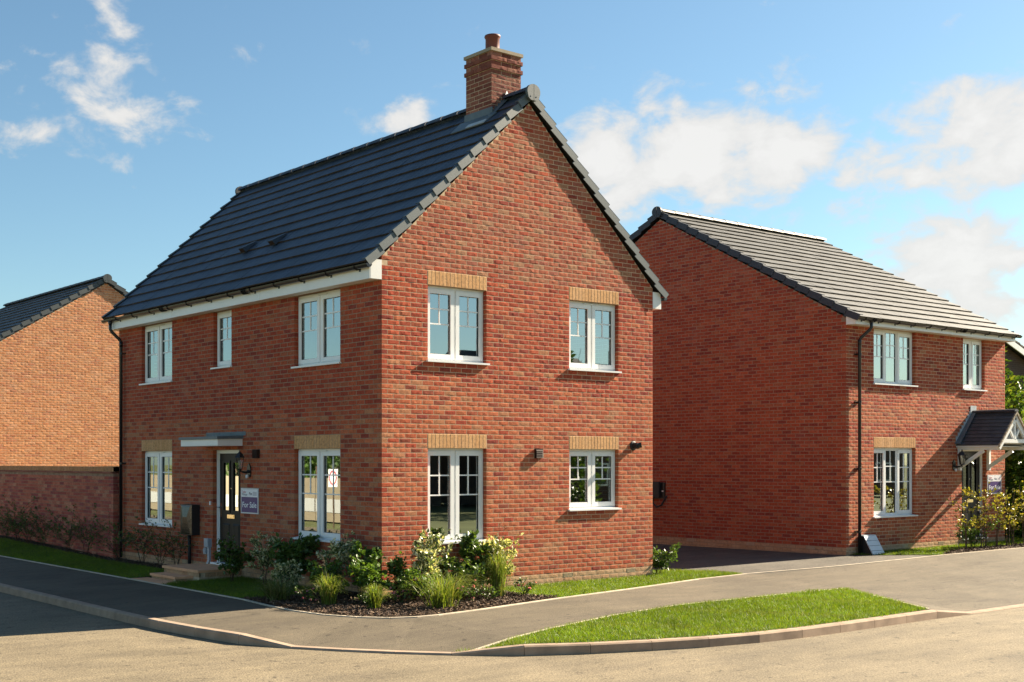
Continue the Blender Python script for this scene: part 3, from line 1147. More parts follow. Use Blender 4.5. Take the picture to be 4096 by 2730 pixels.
# ------------------------------------------------------------------ roofs
def roof_slope(parent, ridge_a, ridge_b, down, eave_len, rows, tile_w, cols_pal, quota, front_ext=0.0):
    """tiles on one slope. ridge_a, ridge_b: ridge line ends; down: unit vector down the slope; returns the number of rows"""
    ra, rb = V(ridge_a), V(ridge_b)
    along = (rb - ra).normalized()
    W = (rb - ra).length
    dn = V(down).normalized()
    nrm = along.cross(dn).normalized()
    if nrm.z < 0:
        nrm = -nrm
    gauge = eave_len / rows
    T = .028
    entries = []
    for r in range(rows):
        s_low = gauge * (r + 1)
        s_up = gauge * r - .06
        off = (.5 if r % 2 else 0.0) * tile_w
        u = -off
        while u < W - .01:
            a, b = max(0, u), min(W, u + tile_w)
            if b - a > .03:
                entries.append((r, a, b, s_up, s_low))
            u += tile_w
    ar = []
    for e in entries:
        p = ra + along * ((e[1] + e[2]) / 2) + dn * e[4]
        d = depth_of(p.x, p.y)
        ar.append((e[2] - e[1]) / d ** 2)
    order = sorted(range(len(entries)), key=lambda i: -ar[i])
    single = set(order[:quota])
    mass = MB()
    for i, (r, a, b, s_up, s_low) in enumerate(entries):
        base_c = random.choice(cols_pal)
        f = 1 + random.uniform(-.18, .18)
        c = tuple(x * f for x in base_c)
        edge = (.045, .031, .024)
        low_n = T + .012                       # lower edge rides on the course below
        up_n = .004
        mb = MB() if i in single else mass
        wob = random.uniform(-.004, .004)
        half = (a + b) / 2 if (b - a) > tile_w * .7 else None
        parts = [(a + .003, half - .0035), (half + .0035, b - .003)] if half else [(a + .003, b - .003)]
        for x0, x1 in parts:
            q = []
            for (s, hn) in ((s_up, up_n), (s_low, low_n + wob)):
                for x in (x0, x1):
                    base = ra + along * x + dn * s
                    q.append((base, hn))
            (p00, h0), (p01, _), (p10, h1), (p11, _) = q
            vs = [p00 + nrm * (h0 - T * .8), p01 + nrm * (h0 - T * .8), p11 + nrm * (h1 - T), p10 + nrm * (h1 - T),
                  p00 + nrm * h0, p01 + nrm * h0, p11 + nrm * h1, p10 + nrm * h1]
            flip = along.cross(dn).dot(nrm) < 0
            k0 = len(mb.f)
            mb.hexa(vs, c, 0, flip)
            mb.c[k0 + 4] = edge             # exposed lower edge
        if half:                            # the bottom of the groove
            vs = [ra + along * (half - .0035) + dn * s_up + nrm * (up_n - .006), ra + along * (half + .0035) + dn * s_up + nrm * (up_n - .006),
                  ra + along * (half + .0035) + dn * s_low + nrm * (low_n - .006), ra + along * (half - .0035) + dn * s_low + nrm * (low_n - .006)]
            mb.add(vs, [(0, 1, 2, 3)], tuple(x * .6 for x in c))
        if i in single:
            mb.build('roof_tile', 'tile', parent)
    if mass.f:
        mass.build('roof_tiles', 'tile', parent, kind='stuff')


def ridge_tiles(parent, a, b, n, r, pal, name='ridge_tile'):
    a, b = V(a), V(b)
    d = (b - a)
    sd = d.cross(V((0, 0, 1))).normalized()
    for i in range(n):
        p, q = a + d * (i / n + .0015), a + d * ((i + 1) / n - .0015)
        mb = MB()
        c = random.choice(pal)
        ring = []
        for e, lift in ((p, .006), (q, -.002)):
            for k in range(7):
                t = math.pi * k / 6
                ring.append(e + sd * math.cos(t) * r + V((0, 0, math.sin(t) * r * .72 - .03 + lift)))
        fs = [(k, k + 1, k + 8, k + 7) for k in range(6)] + [tuple(range(7)), tuple(range(13, 6, -1))]
        mb.add(ring, fs, c).build(name, 'tile', parent)


def verge_caps(parent, apex, down, y_face, length, n, dirout, mat, h=.115, flange=.09):
    """dry verge units down one rake; dirout: unit vector out of the gable"""
    apex, dn, do = V(apex), V(down).normalized(), V(dirout).normalized()
    nrm = dn.cross(do).normalized()
    if nrm.z < 0:
        nrm = -nrm
    st = length / n
    for i in range(n):
        s0, s1 = st * i - .015, st * (i + 1)
        l0, l1 = .024, .066                     # each unit rides over the next
        out0, out1 = .0, .012
        mb = MB()
        P = lambda s, o, hn: apex + dn * s + do * o + nrm * hn
        t = .012
        # upright face
        vs = [P(s0, out0 - t, l0 - h), P(s1, out1 - t, l1 - h), P(s1, out1, l1 - h), P(s0, out0, l0 - h), P(s0, out0 - t, l0), P(s1, out1 - t, l1), P(s1, out1, l1), P(s0, out0, l0)]
        mb.hexa(vs)
        vs = [P(s0, -flange, l0 - .004), P(s1, -flange, l1 - .004), P(s1, out1, l1 - .0), P(s0, out0, l0 - .0), P(s0, -flange, l0 + .010), P(s1, -flange, l1 + .010), P(s1, out1 + .001, l1 + .012), P(s0, out0 + .001, l0 + .012)]
        mb.hexa(vs)
        mb.build('verge_cap', mat, parent)


def half_pipe(mb, a, b, r, t=.004, seg=8):
    a, b = V(a), V(b)
    d = (b - a).normalized()
    sd = d.cross(V((0, 0, 1))).normalized()
    ring = []
    for e in (a, b):
        for rr in (r, r - t):
            for k in range(seg + 1):
                th = math.pi + math.pi * k / seg
                ring.append(e + sd * math.cos(th) * rr + V((0, 0, math.sin(th) * rr)))
    n = seg + 1
    fs = []
    for k in range(seg):
        fs.append((k, k + 1, 2 * n + k + 1, 2 * n + k))
        fs.append((n + k + 1, n + k, 3 * n + k, 3 * n + k + 1))
        fs.append((k + 1, k, n + k, n + k + 1))
        fs.append((2 * n + k, 2 * n + k + 1, 3 * n + k + 1, 3 * n + k))
    fs += [(0, n, 3 * n, 2 * n), (n - 1, 2 * n - 1, 4 * n - 1, 3 * n - 1)]
    mb.add(ring, fs)
    # stop ends
    for e in (a, b):
        pts = [e + sd * math.cos(math.pi + math.pi * k / seg) * r + V((0, 0, math.sin(math.pi + math.pi * k / seg) * r)) for k in range(n)]
        mb.add(pts, [tuple(range(n))])


def gutter(parent, fr, u0, u1, d, z, brackets, joints=()):
    g = MB()
    half_pipe(g, fr.p(u0, d, z), fr.p(u1, d, z), .056)
    go = g.build('gutter', 'gutter', parent, smooth=False)
    for u in brackets:
        b = MB()
        pts = []
        for k in range(7):
            th = math.pi + math.pi * k / 6
            pts.append((math.cos(th) * .061, math.sin(th) * .061))
        for (x0, y0), (x1, y1) in zip(pts, pts[1:]):
            b.bar(fr.p(u, d + x0, z + y0), fr.p(u, d + x1, z + y1), .022, .006, up=fr.a)
        b.box(fr, u - .022, u + .022, d - .075, d - .055, z - .085, z + .01)
        b.build('gutter_bracket', 'gutter', go)
    for u in joints:
        b = MB()
        for du in (-.05, 0, .05):
            pts = [(math.cos(math.pi + math.pi * k / 8) * .064, math.sin(math.pi + math.pi * k / 8) * .064) for k in range(9)]
            for (x0, y0), (x1, y1) in zip(pts, pts[1:]):
                b.bar(fr.p(u + du, d + x0, z + y0), fr.p(u + du, d + x1, z + y1), .03, .006, up=fr.a)
        b.build('gutter_joint', 'gutter', go)
    return go


def downpipe(parent, fr, u, d_g, z_g, z_bot, du=.0, clips=()):
    dw = .075
    pts = [fr.p(u + du, d_g, z_g - .03), fr.p(u + du, d_g, z_g - .20), fr.p(u + du * .8, d_g - .03, z_g - .25), fr.p(u + du * .15, dw + .03, z_g - .40), fr.p(u, dw, z_g - .46), fr.p(u, dw, z_bot)]
    mb = MB()
    mb.tube(pts, .034, 10)
    mb.tube([fr.p(u + du, d_g, z_g - .02), fr.p(u + du, d_g, z_g - .10)], [.05, .036], 10)
    mb.tube([fr.p(u, dw, z_g - .44), fr.p(u, dw, z_g - .56)], .039, 10)
    o = mb.build('downpipe', 'gutter', parent, smooth=True)
    for z in clips:
        c = MB()
        c.tube([fr.p(u, dw, z - .02), fr.p(u, dw, z + .02)], .041, 10)
        c.box(fr, u - .085, u + .085, .0, .03, z - .012, z + .012)
        c.box(fr, u - .02, u + .02, .02, dw, z - .012, z + .012)
        c.build('pipe_clip', 'gutter', o)
    return o


def fascia(parent, fr, u0, u1, d0, z0, z1, soffit_d=0.0, joints=()):
    cuts = [u0] + list(joints) + [u1]
    for a, b in zip(cuts, cuts[1:]):
        MB().box(fr, a + .0015, b - .0015, d0 - .018, d0, z0, z1).build('fascia_board', 'fascia', parent)
    for j in joints:
        MB().box(fr, j - .016, j + .016, d0, d0 + .004, z0 - .003, z1 - .004).build('fascia_joint', 'upvc', parent)
    MB().box(fr, u0 + .02, u1 - .02, soffit_d + .001, d0 - .018, z0 + .006, z0 + .016).build('soffit', 'soffit', parent)
    for u, s in ((u0, 1), (u1, -1)):
        MB().box(fr, min(u, u + s * .018), max(u, u + s * .018), .004, d0 - .0185, z0 + .001, z1 + .10).build('box_end', 'fascia', parent)


def air_brick(parent, fr, u, z):
    mb = MB()
    mb.box(fr, u, u + .215, -.03, -.012, z, z + .065, m=1)
    mb.box(fr, u, u + .215, -.012, .003, z, z + .006)
    mb.box(fr, u, u + .215, -.012, .003, z + .059, z + .065)
    for i in range(3):
        mb.box(fr, u + .006, u + .209, -.012, .002, z + .014 + i * .014, z + .019 + i * .014)
    for i in range(8):
        uu = u + i * .215 / 7
        mb.box(fr, max(u, uu - .004), min(u + .215, uu + .004), -.012, .0035, z + .006, z + .059)
    mb.build('air_brick', ['airbrick', 'gasket'], parent)


TILE_DARK = [(.041, .056, .082), (.037, .051, .077), (.044, .059, .086), (.040, .055, .084)]
TILE_GREY = [(.072, .069, .060), (.067, .064, .056), (.077, .073, .063), (.070, .068, .061)]
TILE_H3 = [(.046, .050, .056), (.042, .046, .052), (.050, .054, .060)]


# ------------------------------------------------------------------ the corner house
PITCH = math.radians(43.0)
TP = math.tan(PITCH)
HW, HL = 6.065, 9.40
MIDX = HW / 2
ZR = 7.99                                            # roof plane at the ridge
house = root('corner_house', (HW / 2, HL / 2, -.15), 'red brick corner house with steep dark tiled roof and one chimney', 'house')
FG = Fr((0, 0, 0), (1, 0, 0), (0, -1, 0))           # sunlit gable wall
FL = Fr((0, 0, 0), (0, 1, 0), (-1, 0, 0))           # shaded front wall with the door
g_open = [(.89, 2.10, .60, 2.10), (3.966, 5.176, 1.05, 2.10), (.89, 2.10, 3.45, 4.65), (3.966, 5.176, 3.45, 4.65)]
l_open = [(1.115, 2.475, .60, 2.10), (6.95, 8.31, .60, 2.10), (1.115, 2.475, 3.45, 4.65), (4.60, 5.27, 3.60, 4.65), (6.95, 8.31, 3.45, 4.65), (4.278, 5.298, 0.0, 2.10)]


def gable_fn(mid, zr, tp, drop=.15):
    return lambda z: (mid - max(0.0, (zr - drop - z) / tp), mid + max(0.0, (zr - drop - z) / tp)) if z > 4.6 else (-9, 99)


def g_pal(k, u):
    if k < 0:
        return 'plinth'
    rk = 39 + (3 - u) * 1.6 if u < 3 else 39          # batches of brick racked back into one another
    rk += 2 * math.sin(k * 2.1 + u * 3.0)
    if k >= 65:
        return 'high' if random.random() < .85 else 'red'
    if k > rk:
        return 'red' if random.random() < .9 else 'low'
    return 'low' if random.random() < .88 else 'red'


def g_rough(k, u):
    if k < 0:
        return .0006
    return {'high': .0017}.get('high' if k > 40 + (3 - u) * 1.2 else 'low', .0010)


g_obst = [reveal_obst(*o) for o in g_open] + [(o[0], o[1], o[3], o[3] + .225, 1) for o in g_open]
for u in (3.832, 5.393, 2.02):
    g_obst.append((u, u + .215, -.075, 0, 1))
wg = Wall(FG, HW, -.225, 109, g_pal, 0, g_obst, gable_fn(MIDX, ZR, TP), g_rough)
l_obst = [reveal_obst(*o) for o in l_open] + [(o[0], o[1], o[3], o[3] + .225, 1) for o in l_open[:2]]
l_obst += [(u, u + .215, -.075, 0, 1) for u in (6.30, 8.33)]
wlft = Wall(FL, HL, -.225, 67, lambda k, u: 'plinth' if k < 0 else ('low' if k < 36 and random.random() < .8 else 'red'), 1, l_obst, None, 0)
zg = ZR - .155
cg = wall_core(FG, HW, -.30, 4.8, g_open, house, gable=[(0, 4.8), (HW, 4.8), (HW, zg - TP * MIDX), (MIDX, zg), (0, zg - TP * MIDX)])
clf = wall_core(FL, HL, -.30, 4.82, l_open, house, mat='mortar_shaded')
emit_walls([(wg, cg), (wlft, clf)], 290)
for o in g_open:
    lintel(FG, o[0], o[1], o[3], house)
for o in l_open[:2]:
    lintel(FL, o[0], o[1], o[3], house)
two = [(.5, 'c'), (.5, 'c')]
for i, o in enumerate(g_open):
    window(FG, *o, house, two, vent=(i == 3))
for i, o in enumerate(l_open[:5]):
    window(FL, *o, house, [(1.0, 'c')] if i == 3 else two, vent=(i != 3))
for u in (3.832, 5.393, 2.02):
    air_brick(house, FG, u, -.07)
for u in (6.30, 8.33):
    air_brick(house, FL, u, -.07)
# hidden walls and the inside
FRr = Fr((HW, 0, 0), (0, 1, 0), (1, 0, 0))
FBk = Fr((0, HL, 0), (1, 0, 0), (0, 1, 0))
MB().box(FRr, .1025, HL, -.28, 0, -.3, 4.82).build('wall', 'hidden_brick', house)
mb = MB()
mb.prism([(0.1, -.3), (HW - .28, -.3), (HW - .28, 4.8), (HW - .28, zg - TP * (MIDX - .28)), (MIDX, zg), (0.1, zg - TP * (MIDX - .1)), (.1, 4.8)], FBk, -.28, 0)
mb.build('wall', 'hidden_brick', house)
ins = MB()
ins.box(WORLD, .285, HW - .285, .285, HL - .285, 2.32, 2.56)          # first floor
ins.box(WORLD, .285, HW - .285, .285, HL - .285, -.06, .0)
ins.box(WORLD, .285, HW - .285, .285, HL - .285, 4.76, 4.80)
ins.box(WORLD, 2.1, 2.2, 2.7, HL - .285, 0.0, 2.32)
ins.box(WORLD, 2.0, HW - .285, 2.6, 2.7, 0.0, 2.32)
ins.box(WORLD, 2.9, 3.0, .285, 2.6, 0.0, 2.32)
ins.box(WORLD, 2.1, 2.2, 2.9, HL - .285, 2.56, 4.76)
ins.box(WORLD, .285, HW - .285, 2.8, 2.9, 2.56, 4.76)
ins.box(WORLD, 2.9, 3.0, .285, 2.8, 2.56, 4.76)
ins.box(WORLD, .285, 2.1, 3.7, 3.8, 2.56, 4.76)
ins.box(WORLD, .285, 2.1, 5.9, 6.0, 2.56, 4.76)
ins.box(WORLD, .285, 2.1, 3.8, 3.9, 0, 2.32)
ins.box(WORLD, .285, 2.1, 5.7, 5.8, 0, 2.32)
ins.build('partition', 'interior', house)

# roof
EX = -.30                                             # eaves edge of the tiles
SL = (MIDX - EX) / math.cos(PITCH)
roof = MB()
for sgn in (-1, 1):
    a = V((MIDX, -.045, ZR - .035))
    b = V((MIDX, HL + .055, ZR - .035))
    dn = V((sgn * math.cos(PITCH), 0, -math.sin(PITCH)))
    q = [a, b, b + dn * (SL - .16), a + dn * (SL - .16)]
    nn = V((0, 0, -.03))
    roof.hexa([p + nn for p in q] + q)
roof_o = roof.build('roof', 'black_matt', house)
dnl = V((-math.cos(PITCH), 0, -math.sin(PITCH)))
dnr = V((math.cos(PITCH), 0, -math.sin(PITCH)))
roof_slope(roof_o, (MIDX, -.045, ZR), (MIDX, HL + .07, ZR), dnl, SL, 13, .335, TILE_DARK, 300)
roof_slope(roof_o, (MIDX, -.045, ZR), (MIDX, HL + .07, ZR), dnr, SL, 13, .335, TILE_DARK, 0)
ridge_tiles(roof_o, (MIDX, -.05, ZR + .055), (MIDX, .52, ZR + .055), 2, .125, TILE_DARK)
ridge_tiles(roof_o, (MIDX, 1.27, ZR + .055), (MIDX, HL + .08, ZR + .055), 18, .125, TILE_DARK)
verge_caps(roof_o, (MIDX, -.060, ZR), dnl, -.06, SL + .01, 13, (0, -1, 0), 'verge')
verge_caps(roof_o, (MIDX, -.060, ZR), dnr, -.06, SL + .01, 13, (0, -1, 0), 'verge')
verge_caps(roof_o, (MIDX, HL + .085, ZR), dnl, 0, SL + .01, 13, (0, 1, 0), 'verge')


def ridge_end(parent, ctr, dirout, mat, r=.145):
    """rounded two-part end cap on the ridge"""
    c, do = V(ctr), V(dirout).normalized()
    sd = do.cross(V((0, 0, 1))).normalized()
    for s in (-1, 1):
        pts = [(0.004, r * .86)] + [(math.sin(t) * r, math.cos(t) * r * .86) for t in (.35, .7, 1.05, 1.4, 1.75)] + [(r * .80, -r * .75), (r * .45, -r * 1.0), (.004, -r * 1.0)]
        a = [c + sd * (s * x) + V((0, 0, z)) for x, z in pts]
        b = [p + do * .05 for p in a]
        n = len(pts)
        mb = MB().add(a + b, [tuple(range(n)), tuple(range(2 * n - 1, n - 1, -1))] + [(i, (i + 1) % n, (i + 1) % n + n, i + n) for i in range(n)])
        mb.lathe(c + sd * (s * .06) + V((0, 0, -r * .55)) + do * .05, [(.012, -.004), (.012, .006)], 8, axis='Y')
        mb.build('ridge_end_cap', mat, parent)


ridge_end(roof_o, (MIDX, -.070, ZR + .015), (0, -1, 0), 'verge')
ridge_end(roof_o, (MIDX, HL + .10, ZR + .015), (0, 1, 0), 'verge_dark')
# eaves
ED = .225
fascia(house, FL, .0 - .004, HL + .03, ED, 4.652, 4.85, joints=(3.25, 6.55))
fascia(house, FRr, -.004, HL + .03, ED, 4.652, 4.85)
FLg = FL
gutter(roof_o, FL, -.07, HL + .14, ED + .062, 4.862, [.25 + .78 * i for i in range(12)], joints=(3.6, 6.75))
gutter(roof_o, FRr, -.05, HL + .1, ED + .062, 4.862, [.3 + .9 * i for i in range(10)])
downpipe(house, FL, 9.14, ED + .062, 4.845, -.12, du=.06, clips=(4.15, 1.85, .22))
# two little ridge-side ventilators in the tiling
for yv, xv in ((5.30, .66), (4.22, .65)):
    zc = ZR - TP * (MIDX - xv) + .05
    p = V((xv, yv, zc))
    up = V((math.cos(PITCH), 0, math.sin(PITCH)))
    nn = V((-math.sin(PITCH), 0, math.cos(PITCH)))
    mb = MB()
    w = .085
    vs = [p + V((0, -w, 0)), p + V((0, w, 0)), p + up * .34 + V((0, w, 0)), p + up * .34 + V((0, -w, 0)),
          p + V((0, -w, 0)) + nn * .105, p + V((0, w, 0)) + nn * .105, p + up * .34 + V((0, w, 0)) + nn * .012, p + up * .34 + V((0, -w, 0)) + nn * .012]
    mb.hexa(vs, TILE_DARK[0])
    v = mb.build('roof_vent', 'tile', roof_o)
    fw = p - up * .004
    m2 = MB().hexa([fw + V((0, -w + .015, 0)) + nn * .012, fw + V((0, w - .015, 0)) + nn * .012, fw + up * .003 + V((0, w - .015, 0)) + nn * .012, fw + up * .003 + V((0, -w + .015, 0)) + nn * .012,
                    fw + V((0, -w + .015, 0)) + nn * .09, fw + V((0, w - .015, 0)) + nn * .09, fw + up * .003 + V((0, w - .015, 0)) + nn * .09, fw + up * .003 + V((0, -w + .015, 0)) + nn * .09])
    m2.build('vent_grille', 'brown_vent', roof_o)

# chimney
CX0, CX1, CY0, CY1 = MIDX - .3325, MIDX + .3325, .56, 1.225
CT = 8.80
core = MB().box(WORLD, CX0 + .002, CX1 - .002, CY0 + .002, CY1 - .002, 7.2, CT)
chim = core.build('chimney', 'mortar', roof_o.parent)
FCg = Fr((CX0, CY0, 0), (1, 0, 0), (0, -1, 0))
FCl = Fr((CX0, CY0, 0), (0, 1, 0), (-1, 0, 0))
FCr = Fr((CX1, CY0, 0), (0, 1, 0), (1, 0, 0))
for fr, par, vis in ((FCg, 0, 1), (FCl, 1, 1), (FCr, 1, 0)):
    k = 0
    z = CT
    while z > 7.25:
        za, zb = z - .075 + .005, z - .005
        proud = .024 if k in (1, 3) else 0.0
        u0 = -proud
        odd = (k + par) % 2
        spans = []
        if not odd:
            u = 0.0
        else:
            u = .1125
        if odd and fr is FCr:
            spans.append((0, .1025))
        while u < .665 - .02:
            spans.append((u, min(u + .215, .665)))
            u += .225
        for a, b in spans:
            if a <= 0.001:
                a -= proud
            if b >= .66:
                b += proud
            # keep only what stands above the roof
            pm = fr.p((a + b) / 2, 0, 0)
            if zb < ZR - TP * abs(pm.x - MIDX) - .12:
                continue
            ci = random.randrange(len(PAL['chim']))
            vs, fs = brick_geo(b - a, zb - za, .05 + proud if (a > .01 and b < .65) else .11 + proud, .0032 if fr is FCg else .0015, random.random())
            if fr.det > 0:
                fs = [f[::-1] for f in fs]
            f = 1 + random.uniform(-.12, .12)
            MB().add([fr.p(a + x, d + proud, za + zz) for x, d, zz in vs], fs, tuple(c * f for c in PAL['chim'][ci])).build('chimney_brick', 'brick', chim)
        z -= .075
        k += 1
cap = MB().box(WORLD, CX0 - .03, CX1 + .03, CY0 - .03, CY1 + .03, CT, CT + .055)
cap.build('chimney_cap', 'cap', chim)
pot = MB().lathe((MIDX - .02, (CY0 + CY1) / 2, CT + .05), [(.125, 0), (.122, .10), (.120, .29), (.134, .305), (.140, .325), (.134, .345), (.112, .345), (.108, .20)], 28)
pot.build('chimney_pot', 'terracotta', chim, smooth=True)
# flashings
fl = MB()
zc0 = ZR - TP * .3325
up = V((math.cos(PITCH), 0, math.sin(PITCH)))
fl.box(FCl, -.03, .695, .0, .012, zc0 - .05, zc0 + .17)
fl.build('flashing', 'lead', chim)
fl = MB()
q0 = V((CX0 - .005, CY0 - .02, zc0 + .045))
vs = []
base = V((CX0, 0, zc0))
for (dx, yy) in ((.0, CY0 - .14), (.0, CY1 + .14), (.30, CY1 + .14), (.30, CY0 - .02)):
    vs.append(V((CX0 - dx * math.cos(PITCH), yy, zc0 - dx * math.sin(PITCH) + .046)))
fl.hexa(vs + [v + V((-.01, 0, .012)) for v in vs])
fl.build('apron', 'lead', chim)
fl = MB()
vs = []
for (dx, yy) in ((.20, CY0 - .05), (.20, CY0 + .42), (.30, CY0 + .42), (.30, CY0 - .05)):
    vs.append(V((CX0 - dx * math.cos(PITCH), yy, zc0 - dx * math.sin(PITCH) + .062)))
fl.hexa(vs + [v + V((-.008, 0, .010)) for v in vs])
fl.build('apron_patch', 'lead_pale', chim)
fl = MB()
n = 5
for sgn in (-1, 1):
    for i in range(n):
        x0, x1 = .3325 * i / n, .3325 * (i + 1) / n
        zl0 = ZR - TP * x0
        a = MIDX + sgn * x0
        b = MIDX + sgn * x1
        fl.box(WORLD, min(a, b), max(a, b), CY0 - .006, CY0 - .001, zl0 - TP * (x1 - x0) - .05, zl0 + .07)
fl.build('step_flashing', 'lead', chim)
fl = MB()
for sgn in (-1, 1):
    a = V((MIDX, CY0 - .09, ZR + .055))
    b = V((MIDX + sgn * .40, CY0 - .09, ZR - TP * .40 + .055))
    fl.hexa([a, a + V((0, .09, 0)), b + V((0, .09, 0)), b, a + V((0, 0, .014)), a + V((0, .09, .035)), b + V((0, .09, .035)), b + V((0, 0, .014))])
fl.build('soaker', 'lead', chim)
MB().add([(MIDX - .07, CY0 - .03, ZR + .06), (MIDX + .07, CY0 - .03, ZR + .06), (MIDX, CY0 - .012, ZR + .19), (MIDX, CY0 + .02, ZR + .08)], [(0, 1, 2), (1, 3, 2), (3, 0, 2), (0, 3, 1)]).build('saddle', 'lead_pale', chim)

# extract grille, boiler flue and doorbell
ev = MB()
ev.box(FG, 3.155, 3.32, -.01, .038, 1.945, 2.10)
for i in range(5):
    z = 1.955 + i * .028
    ev.hexa([FG.p(3.16, .038, z), FG.p(3.315, .038, z), FG.p(3.315, .052, z - .006), FG.p(3.16, .052, z - .006), FG.p(3.16, .038, z + .018), FG.p(3.315, .038, z + .018), FG.p(3.315, .042, z + .018), FG.p(3.16, .042, z + .018)])
ev.build('extract_vent', 'brown_vent', house)
ev = MB()
ev.box(FL, 3.60, 3.77, -.01, .05, 1.95, 2.10)
for i in range(5):
    z = 1.96 + i * .028
    ev.box(FL, 3.605, 3.765, .05, .062, z, z + .016)
ev.build('extract_vent', 'brown_vent', house)
flu = MB()
flu.lathe(FG.p(5.55, 0, 2.17), [(.085, .0), (.085, -.012), (.066, -.02), (.054, -.022), (.054, -.12), (.05, -.125)], 20, axis='Y')
flu.tube([FG.p(5.55, .10, 2.17), FG.p(5.60, .15, 2.185)], [.045, .05], 14)
flu.build('boiler_flue', 'black_matt', house, smooth=False)
MB().box(FL, 5.355, 5.395, 0, .022, 1.08, 1.15).build('doorbell', 'white_plastic', house)


# front doors -----------------------------------------------------
def front_door(fr, u0, u1, z0, z1, parent, hinge=1):
    D = -.085
    fr_m = MB()
    fw = .062
    fr_m.box(fr, u0, u0 + fw, D - .07, D, z0, z1)
    fr_m.box(fr, u1 - fw, u1, D - .07, D, z0, z1)
    fr_m.box(fr, u0 + fw, u1 - fw, D - .07, D, z1 - fw, z1)
    fr_m.box(fr, u0 + fw, u0 + fw + .016, D - .07, D - .018, z0, z1 - fw)
    fr_m.box(fr, u1 - fw - .016, u1 - fw, D - .07, D - .018, z0, z1 - fw)
    door = fr_m.build('door', 'upvc', parent)
    a, b, t = u0 + fw + .016, u1 - fw - .016, z1 - fw
    zb = z0 + .03
    w = b - a
    # leaf with two tall lights
    pan = [(a + w * .16, a + w * .43), (a + w * .57, a + w * .84)]
    gz0, gz1 = zb + (t - zb) * .47, zb + (t - zb) * .925
    lf = MB()
    df, db = D - .024, D - .066
    us = [a, pan[0][0], pan[0][1], pan[1][0], pan[1][1], b]
    for i in range(5):
        if i in (1, 3):
            lf.box(fr, us[i], us[i + 1], db, df, zb, gz0)
            lf.box(fr, us[i], us[i + 1], db, df, gz1, t)
        else:
            lf.box(fr, us[i], us[i + 1], db, df, zb, t)
    # raised frames round the lights, two raised panels below
    for p0, p1 in pan:
        for (x0, x1, y0, y1) in ((p0 - .02, p0 + .02, gz0 - .02, gz1 + .02), (p1 - .02, p1 + .02, gz0 - .02, gz1 + .02)):
            lf.box(fr, x0, x1, df, df + .013, y0, y1)
        for (y0, y1) in ((gz0 - .02, gz0 + .02), (gz1 - .02, gz1 + .02)):
            lf.box(fr, p0 + .02, p1 - .02, df, df + .0125, y0, y1)
        q0, q1 = zb + .17, zb + (t - zb) * .36
        o = [(p0 - .01, q0), (p1 + .01, q0), (p1 + .01, q1), (p0 - .01, q1)]
        i_ = [(p0 + .02, q0 + .03), (p1 - .02, q0 + .03), (p1 - .02, q1 - .03), (p0 + .02, q1 - .03)]
        vs = [fr.p(x, df + .0005, z) for x, z in o] + [fr.p(x, df + .014, z) for x, z in i_]
        lf.add(vs, [(0, 1, 5, 4), (1, 2, 6, 5), (2, 3, 7, 6), (3, 0, 4, 7), (4, 5, 6, 7)])
    lf.build('door_leaf', 'door', door)
    for p0, p1 in pan:
        MB().add([fr.p(p0, df - .012, gz0), fr.p(p1, df - .012, gz0), fr.p(p1, df - .012, gz1), fr.p(p0, df - .012, gz1)], [(0, 1, 2, 3)]).build('pane', 'glass_door', door)
    um = (a + b) / 2
    lb = MB()
    zl_ = zb + (t - zb) * .425
    lb.box(fr, um - .135, um + .135, df, df + .016, zl_ - .034, zl_ + .034)
    lb.box(fr, um - .115, um + .115, df + .016, df + .026, zl_ - .012, zl_ + .026)
    lb.build('letterbox', 'gold', door)
    hu = b - .05 if hinge > 0 else a + .05
    hb = MB()
    hb.box(fr, hu - .014, hu + .014, df, df + .008, zl_ - .02, zl_ + .24)
    hb.tube([fr.p(hu, df, zl_ + .16), fr.p(hu, df + .055, zl_ + .16), fr.p(hu + hinge * .0 + .11 * (1 if hinge > 0 else -1) * -1 * -1, df + .06, zl_ + .16)], .009, 8)
    hb.build('handle', 'chrome', door)
    MB().lathe(fr.p(um, df + .002, zb + (t - zb) * .68), [(.008, -.004), (.008, .006)], 10, axis='X' if abs(fr.n.x) > .5 else 'Y').build('spyhole', 'chrome', door)
    MB().box(fr, u0 + .003, u1 - .003, D - .06, .06, z0 - .003, z0 + .03).build('threshold', 'upvc', door)
    return door


front_door(FL, *l_open[5], house, hinge=1)

# flat canopy over the front door
can = MB()
can.box(FL, 4.20, 5.60, .0, .50, 2.17, 2.295)
cano = can.build('porch_canopy', 'fascia', house)
top = MB()
top.hexa([FL.p(4.165, 0, 2.30), FL.p(5.635, 0, 2.30), FL.p(5.635, .53, 2.285), FL.p(4.165, .53, 2.285), FL.p(4.165, 0, 2.355), FL.p(5.635, 0, 2.355), FL.p(5.635, .53, 2.335), FL.p(4.165, .53, 2.335)])
top.build('canopy_top', 'lead', cano)
top = MB().box(FL, 4.08, 5.54, .0, .008, 2.355, 2.425)
for i in range(4):
    top.lathe(FL.p(4.18 + i * .43, .008, 2.395), [(.012, .0), (.012, -.006)], 8, axis='X')
top.build('canopy_flashing', 'lead', cano)

